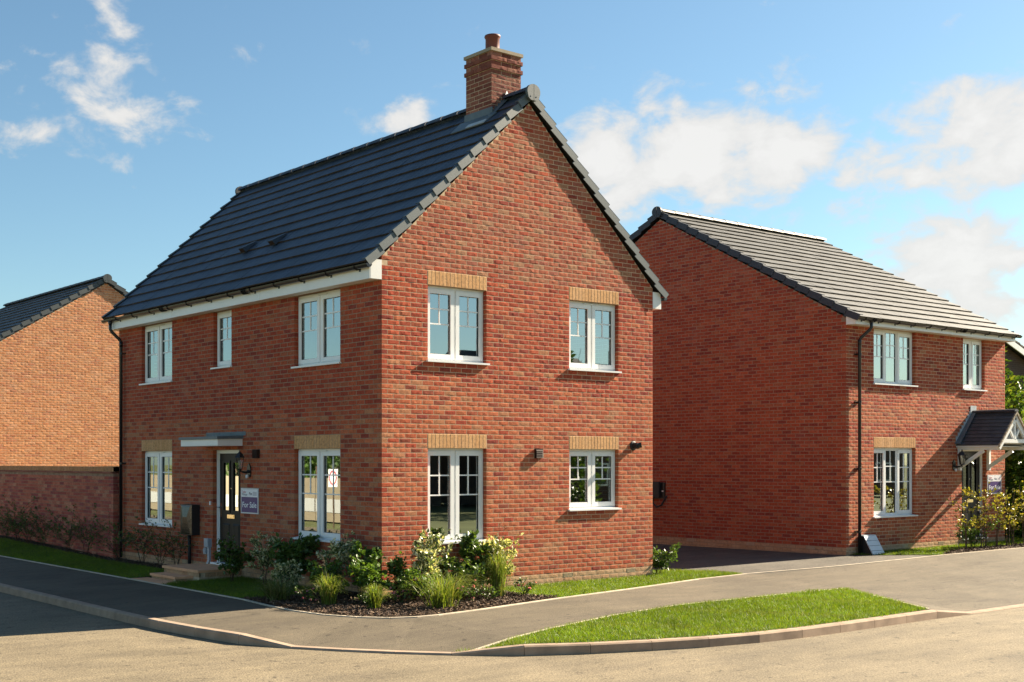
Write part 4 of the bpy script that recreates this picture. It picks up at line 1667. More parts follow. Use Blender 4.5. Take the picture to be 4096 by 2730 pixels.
# door steps
steps = root('door_steps', (-.5, 4.9, -.2), 'buff slab door steps with brick risers leading to the black door', 'steps')
mb = MB().box(WORLD, -.84, -.004, 4.24, 5.60, -.26, -.055)
c1 = mb.build('step_core', 'mortar', steps)
for fr, L in ((Fr((-.84, 4.24, 0), (0, 1, 0), (-1, 0, 0)), 1.36), (Fr((-.84, 4.24, 0), (1, 0, 0), (0, -1, 0)), .84)):
    w = Wall(fr, L, -.15, 1, 'plinth', 0 if L > 1 else 1, (), None, 0)
    for x, y, za, zb, depth, pal, ro in w.bricks:
        vs, fs = brick_geo(y - x, .07, .03, 0.0008, random.random())
        MB().add([fr.p(x + a, d + .004, -.135 + z) for a, d, z in vs], [f[::-1] for f in fs] if fr.det > 0 else fs, random.choice(PAL['plinth'])).build('brick', 'brick_soft', c1)
for i in range(3):
    MB().box(WORLD, -.875, -.002, 4.225 + i * .466, 4.225 + (i + 1) * .466 - .006, -.055, -.012).build('slab', 'slab', steps)
mb = MB().box(WORLD, -1.16, -.84, 4.48, 5.45, -.28, -.165)
c2 = mb.build('step_core', 'mortar', steps)
for fr, L in ((Fr((-1.16, 4.48, 0), (0, 1, 0), (-1, 0, 0)), .97), (Fr((-1.16, 4.48, 0), (1, 0, 0), (0, -1, 0)), .32)):
    w = Wall(fr, L, -.225, 1, 'plinth', 0 if L > .5 else 1, (), None, 0)
    for x, y, za, zb, depth, pal, ro in w.bricks:
        vs, fs = brick_geo(y - x, .07, .03, 0.0008, random.random())
        MB().add([fr.p(x + a, d + .004, -.240 + z) for a, d, z in vs], [f[::-1] for f in fs] if fr.det > 0 else fs, random.choice(PAL['plinth'])).build('brick', 'brick_soft', c2)
for i in range(2):
    MB().box(WORLD, -1.195, -.842, 4.465 + i * .5, 4.465 + (i + 1) * .5 - .006, -.165, -.125).build('slab', 'slab', steps)
for i in range(3):
    MB().box(WORLD, -1.535, -1.2, 4.27 + i * .42, 4.27 + (i + 1) * .42 - .006, -.25, -.206).build('slab', 'slab', steps)


# ------------------------------------------------------------------ the second house
X2, Y2, Z2 = 11.96, -.05, .086
H2W, H2D = 6.5, 10.06
P2 = math.atan(.56)
T2 = math.tan(P2)
MID2 = Y2 + H2D / 2
ZR2 = 7.86
house2 = root('porch_house', (X2 + H2W / 2, MID2, -.05), 'red brick house with white gabled door porch beyond the driveway', 'house')
F2 = Fr((X2, Y2, Z2), (1, 0, 0), (0, -1, 0))
F2s = Fr((X2, Y2, Z2), (0, 1, 0), (-1, 0, 0))
o2 = [(1.01, 2.62, .60, 2.10), (1.01, 2.62, 3.45, 4.65), (4.61, 5.57, 3.45, 4.65), (4.55, 5.62, 0.0, 2.10)]
ob2 = [reveal_obst(*o) for o in o2] + [(o2[0][0], o2[0][1], 2.10, 2.325, 1)] + [(u, u + .215, -.075, 0, 1) for u in (2.10, 3.56)]
w2 = Wall(F2, H2W, -.225, 66, lambda k, u: 'plinth' if k < 0 else ('low' if k < 28 or 34 < k < 40 else 'red' if random.random() < .7 else 'low'), 1, ob2, None, lambda k, u: .0004 if k < 0 else .0013)
rise2 = lambda u: ZR2 - Z2 - .15 - T2 * abs(u - H2D / 2)
g2 = lambda z: (H2D / 2 - max(0, (ZR2 - Z2 - .15 - z) / T2), H2D / 2 + max(0, (ZR2 - Z2 - .15 - z) / T2)) if z > 4.6 else (-9, 99)
os2 = [(u, u + .215, -.075, 0, 1) for u in (.75, 2.3, 4.0)]
w2s = Wall(F2s, H2D, -.225, 104, lambda k, u: 'plinth' if k < 0 else 'red', 0, os2, g2, 0)
c2f = wall_core(F2, H2W, -.3, 4.8, o2, house2)
zt = ZR2 - Z2 - .155
c2s = wall_core(F2s, H2D, -.3, 4.8, [], house2, mat='mortar_shaded', gable=[(0, 4.8), (H2D, 4.8), (H2D, zt - T2 * H2D / 2), (H2D / 2, zt), (0, zt - T2 * H2D / 2)])
emit_walls([(w2, c2f), (w2s, c2s)], 290)
lintel(F2, o2[0][0], o2[0][1], 2.10, house2)
three = [(.345, 'c'), (.27, 'f'), (.385, 'c')]
window(F2, *o2[0], house2, three)
window(F2, *o2[1], house2, three)
window(F2, *o2[2], house2, two)
front_door(F2, *o2[3], house2, hinge=-1)
for u in (2.10, 3.56):
    air_brick(house2, F2, u, -.07)
for u in (.75, 2.3, 4.0):
    air_brick(house2, F2s, u, -.07)
F2r = Fr((X2 + H2W, Y2, Z2), (0, 1, 0), (1, 0, 0))
F2b = Fr((X2, Y2 + H2D, Z2), (1, 0, 0), (0, 1, 0))
MB().prism([(.1, -.3), (H2D, -.3), (H2D, zt - T2 * H2D / 2), (H2D / 2, zt), (.1, zt - T2 * (H2D / 2 - .1))], F2r, -.28, 0).build('wall', 'hidden_brick', house2)
MB().box(F2b, .1, H2W - .28, -.28, 0, -.3, 4.8).build('wall', 'hidden_brick', house2)
ins = MB()
ins.box(F2, .285, H2W - .285, -H2D + .285, -.285, 2.32, 2.56)
ins.box(F2, .285, H2W - .285, -H2D + .285, -.285, -.06, 0)
ins.box(F2, .285, H2W - .285, -H2D + .285, -.285, 4.76, 4.80)
ins.box(F2, .285, H2W - .285, -2.9, -2.8, 0, 4.76)
ins.box(F2, 3.5, 3.6, -2.8, -.285, 0, 2.32)
ins.box(F2, 3.5, 3.6, -2.8, -.285, 2.56, 4.76)
ins.build('partition', 'interior', house2)
EY2 = Y2 - .34
SL2 = (MID2 - EY2) / math.cos(P2)
xa, xb = X2 - .055, X2 + H2W + .07
r2 = MB()
for sgn in (-1, 1):
    a, b = V((xa + .02, MID2, ZR2 - .035)), V((xb - .02, MID2, ZR2 - .035))
    dn = V((0, sgn * math.cos(P2), -math.sin(P2)))
    q = [a, b, b + dn * (SL2 - .2), a + dn * (SL2 - .2)]
    r2.hexa([p + V((0, 0, -.03)) for p in q] + q)
r2o = r2.build('roof', 'black_matt', house2)
dnf, dnb = V((0, -math.cos(P2), -math.sin(P2))), V((0, math.cos(P2), -math.sin(P2)))
roof_slope(r2o, (xa, MID2, ZR2), (xb, MID2, ZR2), dnf, SL2, 18, .335, TILE_GREY, 300)
roof_slope(r2o, (xa, MID2, ZR2), (xb, MID2, ZR2), dnb, SL2, 18, .335, TILE_GREY, 0)
ridge_tiles(r2o, (xa, MID2, ZR2 + .05), (xb, MID2, ZR2 + .05), 14, .125, [(.042, .041, .037), (.038, .037, .034)])
verge_caps(r2o, (X2 - .075, MID2, ZR2), dnf, 0, SL2 + .01, 18, (-1, 0, 0), 'verge_dark', h=.13)
verge_caps(r2o, (X2 - .075, MID2, ZR2), dnb, 0, SL2 + .01, 18, (-1, 0, 0), 'verge_dark', h=.13)
ridge_end(r2o, (X2 - .085, MID2, ZR2 + .02), (-1, 0, 0), 'verge_dark')
fascia(house2, F2, -.004, H2W + .05, ED, 4.652, 4.81, joints=(3.72,))
gutter(r2o, F2, -.06, H2W + .16, ED + .062, 4.79, [.2 + .62 * i for i in range(11)], joints=(.52, 4.1))
downpipe(house2, F2, .37, ED + .062, 4.80, -.15, du=.10, clips=(4.05, 3.05, 1.65, .33))

# gabled porch
pc = MB()
PC_U, PC_HW, PC_PJ = 5.05, .66, .95        # centre, half width, projection
zE = 2.28 - Z2
zA = 3.02 - Z2
slope = (zA - zE) / (PC_HW + .08)
pitch = math.atan(slope)
beam = MB()
for s in (-1, 1):
    beam.box(F2, PC_U + s * PC_HW - (.05 if s > 0 else .03), PC_U + s * PC_HW + (.03 if s > 0 else .05), .0, PC_PJ, zE - .13, zE - .02)
porch = beam.build('door_porch', 'fascia', house2)
cl_ = MB().box(F2, PC_U - PC_HW + .06, PC_U + PC_HW - .06, .0, PC_PJ - .12, zE - .06, zE - .045)
cl_.build('porch_ceiling', 'soffit', porch)
deck = MB()
for s in (-1, 1):
    pts = [(PC_U, zA - .04), (PC_U + s * (PC_HW + .08), zE - .04), (PC_U + s * (PC_HW + .08), zE - .07), (PC_U, zA - .07)]
    deck.prism(pts, F2, .0, PC_PJ + .02)
deck.build('porch_deck', 'soffit', porch)
# truss in the porch gable
tr = MB()
dF = PC_PJ + .02
for s in (-1, 1):
    tr.bar(F2.p(PC_U, dF, zA - .13), F2.p(PC_U + s * (PC_HW + .06), dF, zE - .09), .05, .12, up=V((0, 0, 1)))
tr.bar(F2.p(PC_U - PC_HW + .08, dF - .01, zE + .07), F2.p(PC_U + PC_HW - .08, dF - .01, zE + .07), .045, .085)
tr.bar(F2.p(PC_U, dF - .01, zE + .10), F2.p(PC_U, dF - .01, zA - .15), .045, .06, up=F2.a)
for s in (-1, 1):
    tr.bar(F2.p(PC_U + s * .03, dF - .012, zE + .12), F2.p(PC_U + s * .21, dF - .012, zE + .34), .04, .055, up=V((0, 0, 1)))
tr.build('porch_truss', 'fascia', porch)
MB().prism([(PC_U - PC_HW + .1, zE + .0), (PC_U + PC_HW - .1, zE + .0), (PC_U, zA - .16)], F2, PC_PJ - .10, PC_PJ - .08).build('porch_gable_panel', 'soffit', porch)
for s in (-1, 1):
    b = MB()
    u = PC_U + s * (PC_HW - .02)
    b.box(F2, u - .04, u + .04, .002, .065, zE - .60, zE - .13)
    b.bar(F2.p(u, .04, zE - .52), F2.p(u, PC_PJ * .62, zE - .15), .06, .075)
    b.build('porch_bracket', 'fascia', porch)
n_r = 9
Ls = (PC_HW + .10) / math.cos(pitch)
roofp = MB()
for s in (-1, 1):
    for r in range(n_r):
        s0, s1 = Ls * r / n_r - .02, Ls * (r + 1) / n_r
        ntile = 5
        for t in range(ntile):
            d0 = (PC_PJ + .07) * t / ntile + .003
            d1 = (PC_PJ + .07) * (t + 1) / ntile - .001
            if r % 2:
                d0, d1 = d0 - .08 if t else d0, d1 - .08 if t < ntile - 1 else d1
            c = random.choice([(.068, .071, .082), (.060, .063, .074), (.075, .078, .088)])
            def Q(sv, d, h):
                return F2.p(PC_U + s * (sv * math.cos(pitch)) + s * h * math.sin(pitch), d, zA - sv * math.sin(pitch) + h * math.cos(pitch))
            vs = [Q(s0, d0, -.03), Q(s0, d1, -.03), Q(s1, d1, -.015), Q(s1, d0, -.015), Q(s0, d0, -.012), Q(s0, d1, -.012), Q(s1, d1, .008), Q(s1, d0, .008)]
            MB().hexa(vs, c, 0, False).build('porch_tile', 'tile', porch)
for i in range(2):
    a, b = F2.p(PC_U, .5 * i * (PC_PJ + .07) + .002, zA + .02), F2.p(PC_U, .5 * (i + 1) * (PC_PJ + .07) - .004, zA + .02)
    sd = F2.a
    ring = []
    for e_ in (a, b):
        for k in range(7):
            t = math.pi * k / 6
            ring.append(e_ + sd * math.cos(t) * .09 + V((0, 0, math.sin(t) * .055 - .02)))
    MB().add(ring, [(k, k + 1, k + 8, k + 7) for k in range(6)] + [tuple(range(7)), tuple(range(13, 6, -1))], (.05, .05, .058)).build('porch_ridge_tile', 'tile', porch)
# mortared verge of the porch and stepped lead against the wall
vg = MB()
for s in (-1, 1):
    for r in range(n_r):
        s0, s1 = Ls * r / n_r, Ls * (r + 1) / n_r + .015
        d0 = PC_PJ + .045
        a = [F2.p(PC_U + s * sv * math.cos(pitch), d, zA - sv * math.sin(pitch) + h) for sv, d, h in ((s0, d0, -.05), (s1, d0, -.045), (s1, d0 + .035, -.045), (s0, d0 + .035, -.05), (s0, d0, .0), (s1, d0, .02), (s1, d0 + .035, .02), (s0, d0 + .035, .0))]
        vg.hexa(a)
vg.build('porch_verge', 'cap', porch)
sl = MB()
for s in (-1, 1):
    for i in range(9):
        sv0, sv1 = Ls * i / 9, Ls * (i + 1) / 9
        ua, ub = PC_U + s * sv0 * math.cos(pitch), PC_U + s * sv1 * math.cos(pitch)
        zt0 = zA - sv0 * math.sin(pitch) + .10
        sl.box(F2, min(ua, ub), max(ua, ub) + .0, .001, .006, zA - sv1 * math.sin(pitch) - .02, zt0 + .02)
sl.box(F2, PC_U - .13, PC_U + .13, .006, .011, zA - .02, zA + .16)
sl.build('stepped_flashing', 'lead_pale', porch)
sl = MB()
for s in (-1,):
    a0, a1 = F2.p(PC_U - .02, .001, zA + .02), F2.p(PC_U - Ls * math.cos(pitch) - .03, .001, zE - .0)
    nrm = V((-math.sin(pitch), 0, math.cos(pitch)))
    vs = [a0, a1, a1 + V((0, -.13, 0)), a0 + V((0, -.10, 0))]
    sl.hexa([v + nrm * .01 for v in vs] + [v + nrm * .022 for v in vs])
sl.build('porch_soaker', 'lead', porch)

# ------------------------------------------------------------------ the house at the back left
X3, Y3, W3 = .65, 21.8, 9.1
MID3 = X3 + W3 / 2
ZR3, T3 = 7.655, .60
P3 = math.atan(T3)
L3 = 9.0
house3 = root('rear_house', (MID3, Y3 + L3 / 2, -.1), 'orange brick house with low dark roof behind the garden wall', 'house')
F3 = Fr((X3, Y3, 0), (1, 0, 0), (0, -1, 0))
g3 = lambda z: (W3 / 2 - max(0, (ZR3 - .14 - z) / T3), W3 / 2 + max(0, (ZR3 - .14 - z) / T3)) if z > 4.5 else (-9, 99)
w3 = Wall(F3, W3, .6, 92, 'orange', 0, (), g3, .0014)
zt3 = ZR3 - .145
c3 = wall_core(F3, W3, -.3, 4.6, [], house3, gable=[(0, 4.6), (W3, 4.6), (W3, zt3 - T3 * W3 / 2), (W3 / 2, zt3), (0, zt3 - T3 * W3 / 2)])
emit_walls([(w3, c3)], 290)
F3l = Fr((X3, Y3, 0), (0, 1, 0), (-1, 0, 0))
F3r = Fr((X3 + W3, Y3, 0), (0, 1, 0), (1, 0, 0))
F3b = Fr((X3, Y3 + L3, 0), (1, 0, 0), (0, 1, 0))
MB().box(F3l, .1, L3, -.25, 0, -.3, 4.65).build('wall', 'hidden_brick', house3)
MB().box(F3r, .1, L3, -.25, 0, -.3, 4.65).build('wall', 'hidden_brick', house3)
MB().prism([(.25, -.3), (W3 - .25, -.3), (W3 - .25, zt3 - T3 * (W3 / 2 - .25)), (W3 / 2, zt3), (.25, zt3 - T3 * (W3 / 2 - .25))], F3b, -.25, 0).build('wall', 'hidden_brick', house3)
SL3 = (W3 / 2 + .3) / math.cos(P3)
r3 = MB()
for sgn in (-1, 1):
    a, b = V((MID3, Y3 - .04, ZR3 - .035)), V((MID3, Y3 + L3 + .04, ZR3 - .035))
    dn = V((sgn * math.cos(P3), 0, -math.sin(P3)))
    q = [a, b, b + dn * (SL3 - .04), a + dn * (SL3 - .04)]
    r3.hexa([p + V((0, 0, -.09)) for p in q] + q)
r3o = r3.build('roof', 'black_matt', house3)
d3l, d3r = V((-math.cos(P3), 0, -math.sin(P3))), V((math.cos(P3), 0, -math.sin(P3)))
roof_slope(r3o, (MID3, Y3 - .05, ZR3), (MID3, Y3 + L3, ZR3), d3l, SL3, 16, .335, TILE_H3, 290)
roof_slope(r3o, (MID3, Y3 - .05, ZR3), (MID3, Y3 + L3, ZR3), d3r, SL3, 16, .335, TILE_H3, 0)
ridge_tiles(r3o, (MID3, Y3 - .05, ZR3 + .05), (MID3, Y3 + L3, ZR3 + .05), 20, .125, TILE_H3)
for dd in (d3l, d3r):
    verge_caps(r3o, (MID3, Y3 - .07, ZR3), dd, 0, SL3 + .01, 16, (0, -1, 0), 'verge_mid', h=.12)
ridge_end(r3o, (MID3, Y3 - .08, ZR3 + .01), (0, -1, 0), 'verge_mid')

# ------------------------------------------------------------------ garden wall
gw = root('garden_wall', (-.02, 9.42, -.15), 'red brick garden wall with brick on edge coping', 'wall')
FW = Fr((-.13, 9.405, 0), (0, 1, 0), (-1, 0, 0))
FWe = Fr((-.13, 9.405, 0), (1, 0, 0), (0, -1, 0))
GL = 16.0
zgw = .05
ww = Wall(FW, GL, -.225, 24, 'garden', 0, (), None, 0)
we = Wall(FWe, .215, -.225, 24, 'garden', 1, (), None, 0)
cw = MB().box(FW, .0045, GL, -.2105, -.0045, -.3, 1.63).build('wall_core', 'mortar_shaded', gw)
emit_walls([(ww, cw), (we, cw)], 290)
tcr = MB()
for i in range(2):
    n = 40
    for k in range(int(GL / .4)):
        MB().box(FW, k * .4 + .003 + .1 * i, (k + 1) * .4 - .003 + .1 * i, -.235, .022 - i * .004, 1.632 + i * .02, 1.650 + i * .02, c=random.choice([(.30, .11, .075), (.26, .09, .065), (.33, .14, .10)])).build('creasing_tile', 'brick_soft', gw)
cp = MB().box(FW, .004, GL, -.205, -.006, 1.672, 1.775).build('coping', 'mortar', gw)
mass = MB()
for i in range(int(GL / .075)):
    vs, fs = brick_geo(.066, .108, .215, .0, random.random())
    c = random.choice(PAL['buff'])
    c = (c[0] * .8, c[1] * .72, c[2] * .75)
    m = MB().add([FW.p(i * .075 + .004 + a, d, 1.674 + z) for a, d, z in vs], fs, c)
    m.build('coping_brick', 'brick_soft', cp)

# ------------------------------------------------------------------ far house beyond the hedge
far = root('far_house', (31, 12, 0), 'dark brick house with brown roof half hidden behind the tall hedge', 'house')
FF = Fr((25.2, 7.4, 0), (1, 0, 0), (0, -1, 0))
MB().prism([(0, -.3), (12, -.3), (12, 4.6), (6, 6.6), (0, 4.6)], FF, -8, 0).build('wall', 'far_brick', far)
fr_ = MB()
for s_ in (-1, 1):
    fr_.prism([(6, 6.80), (6 + s_ * 6.5, 4.72), (6 + s_ * 6.5, 4.60), (6, 6.66)], FF, -8.2, .25)
fro = fr_.build('roof', 'opp_roof', far)
br = MB()
for s_ in (-1, 1):
    br.prism([(6, 6.72), (6 + s_ * 6.5, 4.64), (6 + s_ * 6.5, 4.42), (6, 6.50)], FF, .252, .29)
br.build('bargeboard', 'fascia', far)
for i in range(14):
    for s_ in (-1, 1):
        sv0, sv1 = i / 14, (i + 1) / 14
        vs = []
        for (sv, h) in ((sv0, .02), (sv1, .05)):
            for d in (.27, -8.2):
                vs.append(FF.p(6 + s_ * 6.5 * sv, d, 6.80 - 2.08 * sv + h))
        MB().add(vs + [v - V((0, 0, .05)) for v in vs], [(0, 1, 3, 2), (2, 3, 7, 6), (0, 2, 6, 4)], (.12, .085, .065)).build('roof_tile_row', 'tile', fro)


# ------------------------------------------------------------------ fittings: signs, lanterns, boxes
def text_mesh(body, size, fr, u, d, z, mat, parent, sx=1.0, mirror=False, align='LEFT', bold=0.0, fit=None):
    cu = bpy.data.curves.new('lettering', 'FONT')
    cu.body = body
    cu.size = size
    cu.align_x = align
    cu.extrude = .0006
    cu.offset = bold
    tmp = bpy.data.objects.new('tmp', cu)
    COL.objects.link(tmp)
    dg = bpy.context.evaluated_depsgraph_get()
    me = bpy.data.meshes.new_from_object(tmp.evaluated_get(dg))
    bpy.data.objects.remove(tmp)
    a = fr.a if fr.a.cross(V((0, 0, 1))).dot(fr.n) > 0 else -fr.a
    if fit:
        xs = [v.co.x for v in me.vertices]
        sx = fit / (max(xs) - min(xs))
    for v in me.vertices:
        x, y, zz = v.co
        p = fr.p(u, d + zz, z) + a * (x * sx) + V((0, 0, y))
        v.co = p
    me.materials.clear()
    me.materials.append(M[mat])
    o = bpy.data.objects.new('lettering', me)
    COL.objects.link(o)
    adopt(o, parent)
    return o


def sale_sign(fr, u0, u1, z0, z1, label, plot):
    """u0..u1 along the frame; the sign reads left to right for someone facing the wall"""
    a = fr.a if fr.a.cross(V((0, 0, 1))).dot(fr.n) > 0 else -fr.a
    left = u0 if a.dot(fr.a) > 0 else u1
    s = 1 if a.dot(fr.a) > 0 else -1
    W, H = abs(u1 - u0), z1 - z0
    r = root('for_sale_sign', fr.p((u0 + u1) / 2, .01, z0), label, 'sign')
    U = lambda f: left + s * f * W
    def bx(name, f0, f1, g0, g1, d0, d1, mat):
        ua, ub = sorted((U(f0), U(f1)))
        return MB().box(fr, ua, ub, d0, d1, z0 + g0 * H, z0 + g1 * H).build(name, mat, r)
    bx('frame', 0, 1, 0, 1, .002, .014, 'sign_frame')
    bx('white_panel', .045, .955, .655, .945, .014, .0165, 'sign_white')
    bx('purple_panel', .045, .955, .05, .655, .014, .0160, 'sign_purple')
    bx('plot_box', .70, .92, .71, .87, .0165, .0172, 'sign_grey' if not plot else 'sign_white')
    text_mesh('Taylor', H * .135, fr, U(.08), .0168, z0 + H * .81, 'ink_red', r, fit=W * .24)
    text_mesh('Wimpey', H * .135, fr, U(.08), .0168, z0 + H * .71, 'ink_dark', r, fit=W * .31)
    text_mesh('Plot', H * .16, fr, U(.48), .0168, z0 + H * .735, 'ink_dark', r, fit=W * .18, bold=.0008)
    if plot:
        text_mesh(plot, H * .13, fr, U(.74), .0174, z0 + H * .745, 'ink_red', r, fit=W * .14)
    text_mesh('For Sale', H * .31, fr, U(.5), .0164, z0 + H * .245, 'ink_white', r, align='CENTER', bold=.0014, fit=W * .80)
    return r


sale_sign(FL, 3.628, 4.236, .968, 1.417, 'For Sale board screwed to shaded wall beside the black door with coach lantern above', '')
sale_sign(F2, 5.67, 6.31, 1.12 - Z2, 1.57 - Z2, 'sunlit For Sale board behind the young hedge, right of the gabled porch', '112')


def lantern(fr, u, z, d, label):
    r = root('wall_lantern', fr.p(u, 0, z), label, 'lantern', 'coach lanterns beside the front doors')
    m = MB()
    # back plate and arm
    m.prism([(u - .05, z - .12), (u + .05, z - .12), (u + .062, z - .05), (u + .055, z + .06), (u, z + .12), (u - .055, z + .06), (u - .062, z - .05)], fr, .002, .022)
    m.tube([fr.p(u, .02, z - .02), fr.p(u, .07, z - .045), fr.p(u, d - .04, z - .03), fr.p(u, d, z + .005)], [.03, .022, .016, .014], 8)
    m.build('arm', 'black', r, smooth=False)
    zb = z + .01
    b = MB()
    b.lathe(fr.p(u, d, zb), [(.006, -.06), (.016, -.03), (.010, -.012), (.05, .0), (.055, .012)], 6)
    b.build('base', 'black', r)
    g = MB()
    rb, rt, h = .048, .082, .20
    for k in range(6):
        a0, a1 = math.pi / 3 * k, math.pi / 3 * (k + 1)
        c = fr.p(u, d, zb + .012)
        p = [c + V((math.cos(a0) * rb, math.sin(a0) * rb, 0)), c + V((math.cos(a1) * rb, math.sin(a1) * rb, 0)), c + V((math.cos(a1) * rt, math.sin(a1) * rt, h)), c + V((math.cos(a0) * rt, math.sin(a0) * rt, h))]
        MB().add(p, [(0, 1, 2, 3)]).build('pane', 'lantern_glass', r)
        g.bar(p[0], p[3], .009, .009)
    g.build('cage', 'black', r)
    t = MB()
    zt_ = zb + .212
    t.lathe(fr.p(u, d, zt_), [(.104, -.004), (.100, .008), (.075, .03), (.062, .06), (.045, .075), (.03, .085), (.012, .10), (.016, .115), (.006, .135)], 6)
    t.build('cap', 'black', r)
    MB().lathe(fr.p(u, d, zb + .012), [(.016, 0), (.016, .07), (.022, .09), (.018, .14), (.004, .15)], 8).build('bulb', 'lamp_white', r, smooth=True)
    s = MB()
    s.lathe(fr.p(u, .055, z - .11), [(.022, -.035), (.026, -.01), (.024, .02), (.01, .03)], 10)
    s.build('motion_sensor', 'white_plastic', r, smooth=True)
    return r


lantern(FL, 3.95, 1.74, .20, 'black coach lantern on shaded wall above the For Sale board')
lantern(F2, 4.20, 1.72, .20, 'black coach lantern left of the gabled porch door')

# electricity meter box on the shaded wall
mbx = root('meter_box', (-.08, 6.05, .5), 'dark brown meter box on the wall left of the steps', 'meter box')
MB().box(FL, 5.80, 6.27, .0, .165, .50, 1.075).build('case', 'black_matt', mbx)
d = MB()
o = [(5.815, .515), (6.255, .515), (6.255, 1.06), (5.815, 1.06)]
i_ = [(5.92, .56), (6.15, .56), (6.15, 1.01), (5.92, 1.01)]
mid = [(5.94, .78), (6.13, .78)]
vs = [FL.p(u, .168, z) for u, z in o] + [FL.p(5.87, .176, .54), FL.p(6.20, .176, .54), FL.p(6.20, .176, 1.04), FL.p(5.87, .176, 1.04)] + [FL.p(5.95, .205, .84), FL.p(6.12, .205, .84)]
d.add(vs, [(0, 1, 5, 4), (1, 2, 6, 5), (2, 3, 7, 6), (3, 0, 4, 7), (4, 5, 9, 8), (6, 7, 8, 9), (5, 6, 9), (7, 4, 8)])
d.box(FL, 5.81, 6.26, .160, .168, .51, 1.065)
d.build('lid', 'meter_brown', mbx)
MB().tube([FL.p(6.10, .06, .50), FL.p(6.10, .06, -.18)], .032, 10).build('conduit', 'black_matt', mbx, smooth=True)
# grey service boxes by the door
sb = root('service_box', (-.05, 5.42, .0), 'small grey service boxes and conduit left of the front door', 'service box')
MB().box(FL, 5.335, 5.50, .0, .075, .30, .46).build('upper_box', 'grey_plastic', sb)
MB().box(FL, 5.345, 5.49, .075, .082, .31, .45).build('lid', 'grey_plastic', sb)
m = MB()
m.prism([(5.465, .165), (5.575, .165), (5.575, .25), (5.555, .285), (5.485, .285), (5.465, .25)], FL, .0, .05)
m.build('lower_box', 'grey_plastic', sb)
MB().prism([(5.485, .19), (5.555, .19), (5.56, .24), (5.545, .265), (5.495, .265), (5.48, .24)], FL, .05, .065).build('lower_lid', 'grey_plastic', sb)
m = MB()
m.box(FL, 5.365, 5.435, .0, .04, .05, .30)
m.hexa([FL.p(5.365, 0, .05), FL.p(5.435, 0, .05), FL.p(5.435, .04, .05), FL.p(5.365, .04, .05), FL.p(5.395, 0, -.012), FL.p(5.465, 0, -.012), FL.p(5.465, .05, -.012), FL.p(5.395, .05, -.012)])
m.build('trunking', 'grey_plastic', sb)
# gas meter box at the foot of the second house
gb = root('gas_meter_box', (12.55, -.2, -.05), 'low gas meter box with pale slatted lid beside the downpipe', 'meter box')
gz = -.06
FGm = Fr((12.40, -.055, 0), (1, 0, 0), (0, -1, 0))
b = MB()
b.prism([(.0, gz - .05), (.0, gz + .37), (.10, gz + .38), (.33, gz - .05)], Fr((12.42, -.055, 0), (0, -1, 0), (1, 0, 0)), .0, .42)
b.build('body', 'black_matt', gb)
for i in range(4):
    t0, t1 = i / 4, (i + 1) / 4 - .018
    P0, P1 = V((0, -.105, gz + .375)), V((0, -.335, gz - .03))
    a, c = P0.lerp(P1, t0), P0.lerp(P1, t1)
    nn = V((0, -.51, .27)).normalized() * .018
    x0, x1 = 12.41, 12.85
    off = V((0, -.055, 0))
    vs = [V((x0, 0, 0)) + a + off, V((x1, 0, 0)) + a + off, V((x1, 0, 0)) + c + off, V((x0, 0, 0)) + c + off]
    MB().hexa([v for v in vs] + [v + nn for v in vs]).build('lid_slat', 'panel_pale', gb)
MB().box(Fr((12.41, -.058, 0), (1, 0, 0), (0, -1, 0)), 0, .44, .0, .11, gz + .378, gz + .40).build('lid_top', 'panel_pale', gb)
# charger on the side wall of the second house
ch = root('car_charger', (11.9, 5.0, 1.0), 'black wall charger with looped cable on shaded driveway wall', 'charger')
c = MB()
c.box(F2s, 4.86, 5.40, .0, .05, 1.0 - Z2, 1.38 - Z2)
c.build('back_plate', 'black', ch)
c = MB()
c.prism([(4.98, 1.02), (5.5, 1.02), (5.52, 1.05), (5.52, 1.37), (5.48, 1.40), (5.0, 1.40), (4.97, 1.37), (4.97, 1.05)], Fr((X2, Y2, 0), (0, 1, 0), (-1, 0, 0)), .05, .12)
c.build('front_cover', 'black_matt', ch)
MB().box(F2s, 4.885, 4.935, .05, .056, 1.16 - Z2, 1.19 - Z2).build('status_light', 'white_plastic', ch)
c = MB()
c.tube([F2s.p(5.2, .08, 1.02 - Z2), F2s.p(5.18, .10, .90 - Z2), F2s.p(5.05, .11, .79 - Z2), F2s.p(4.90, .11, .84 - Z2), F2s.p(4.80, .09, 1.0 - Z2), F2s.p(4.76, .07, 1.06 - Z2)], .022, 8)
c.build('cable', 'black_matt', ch, smooth=True)


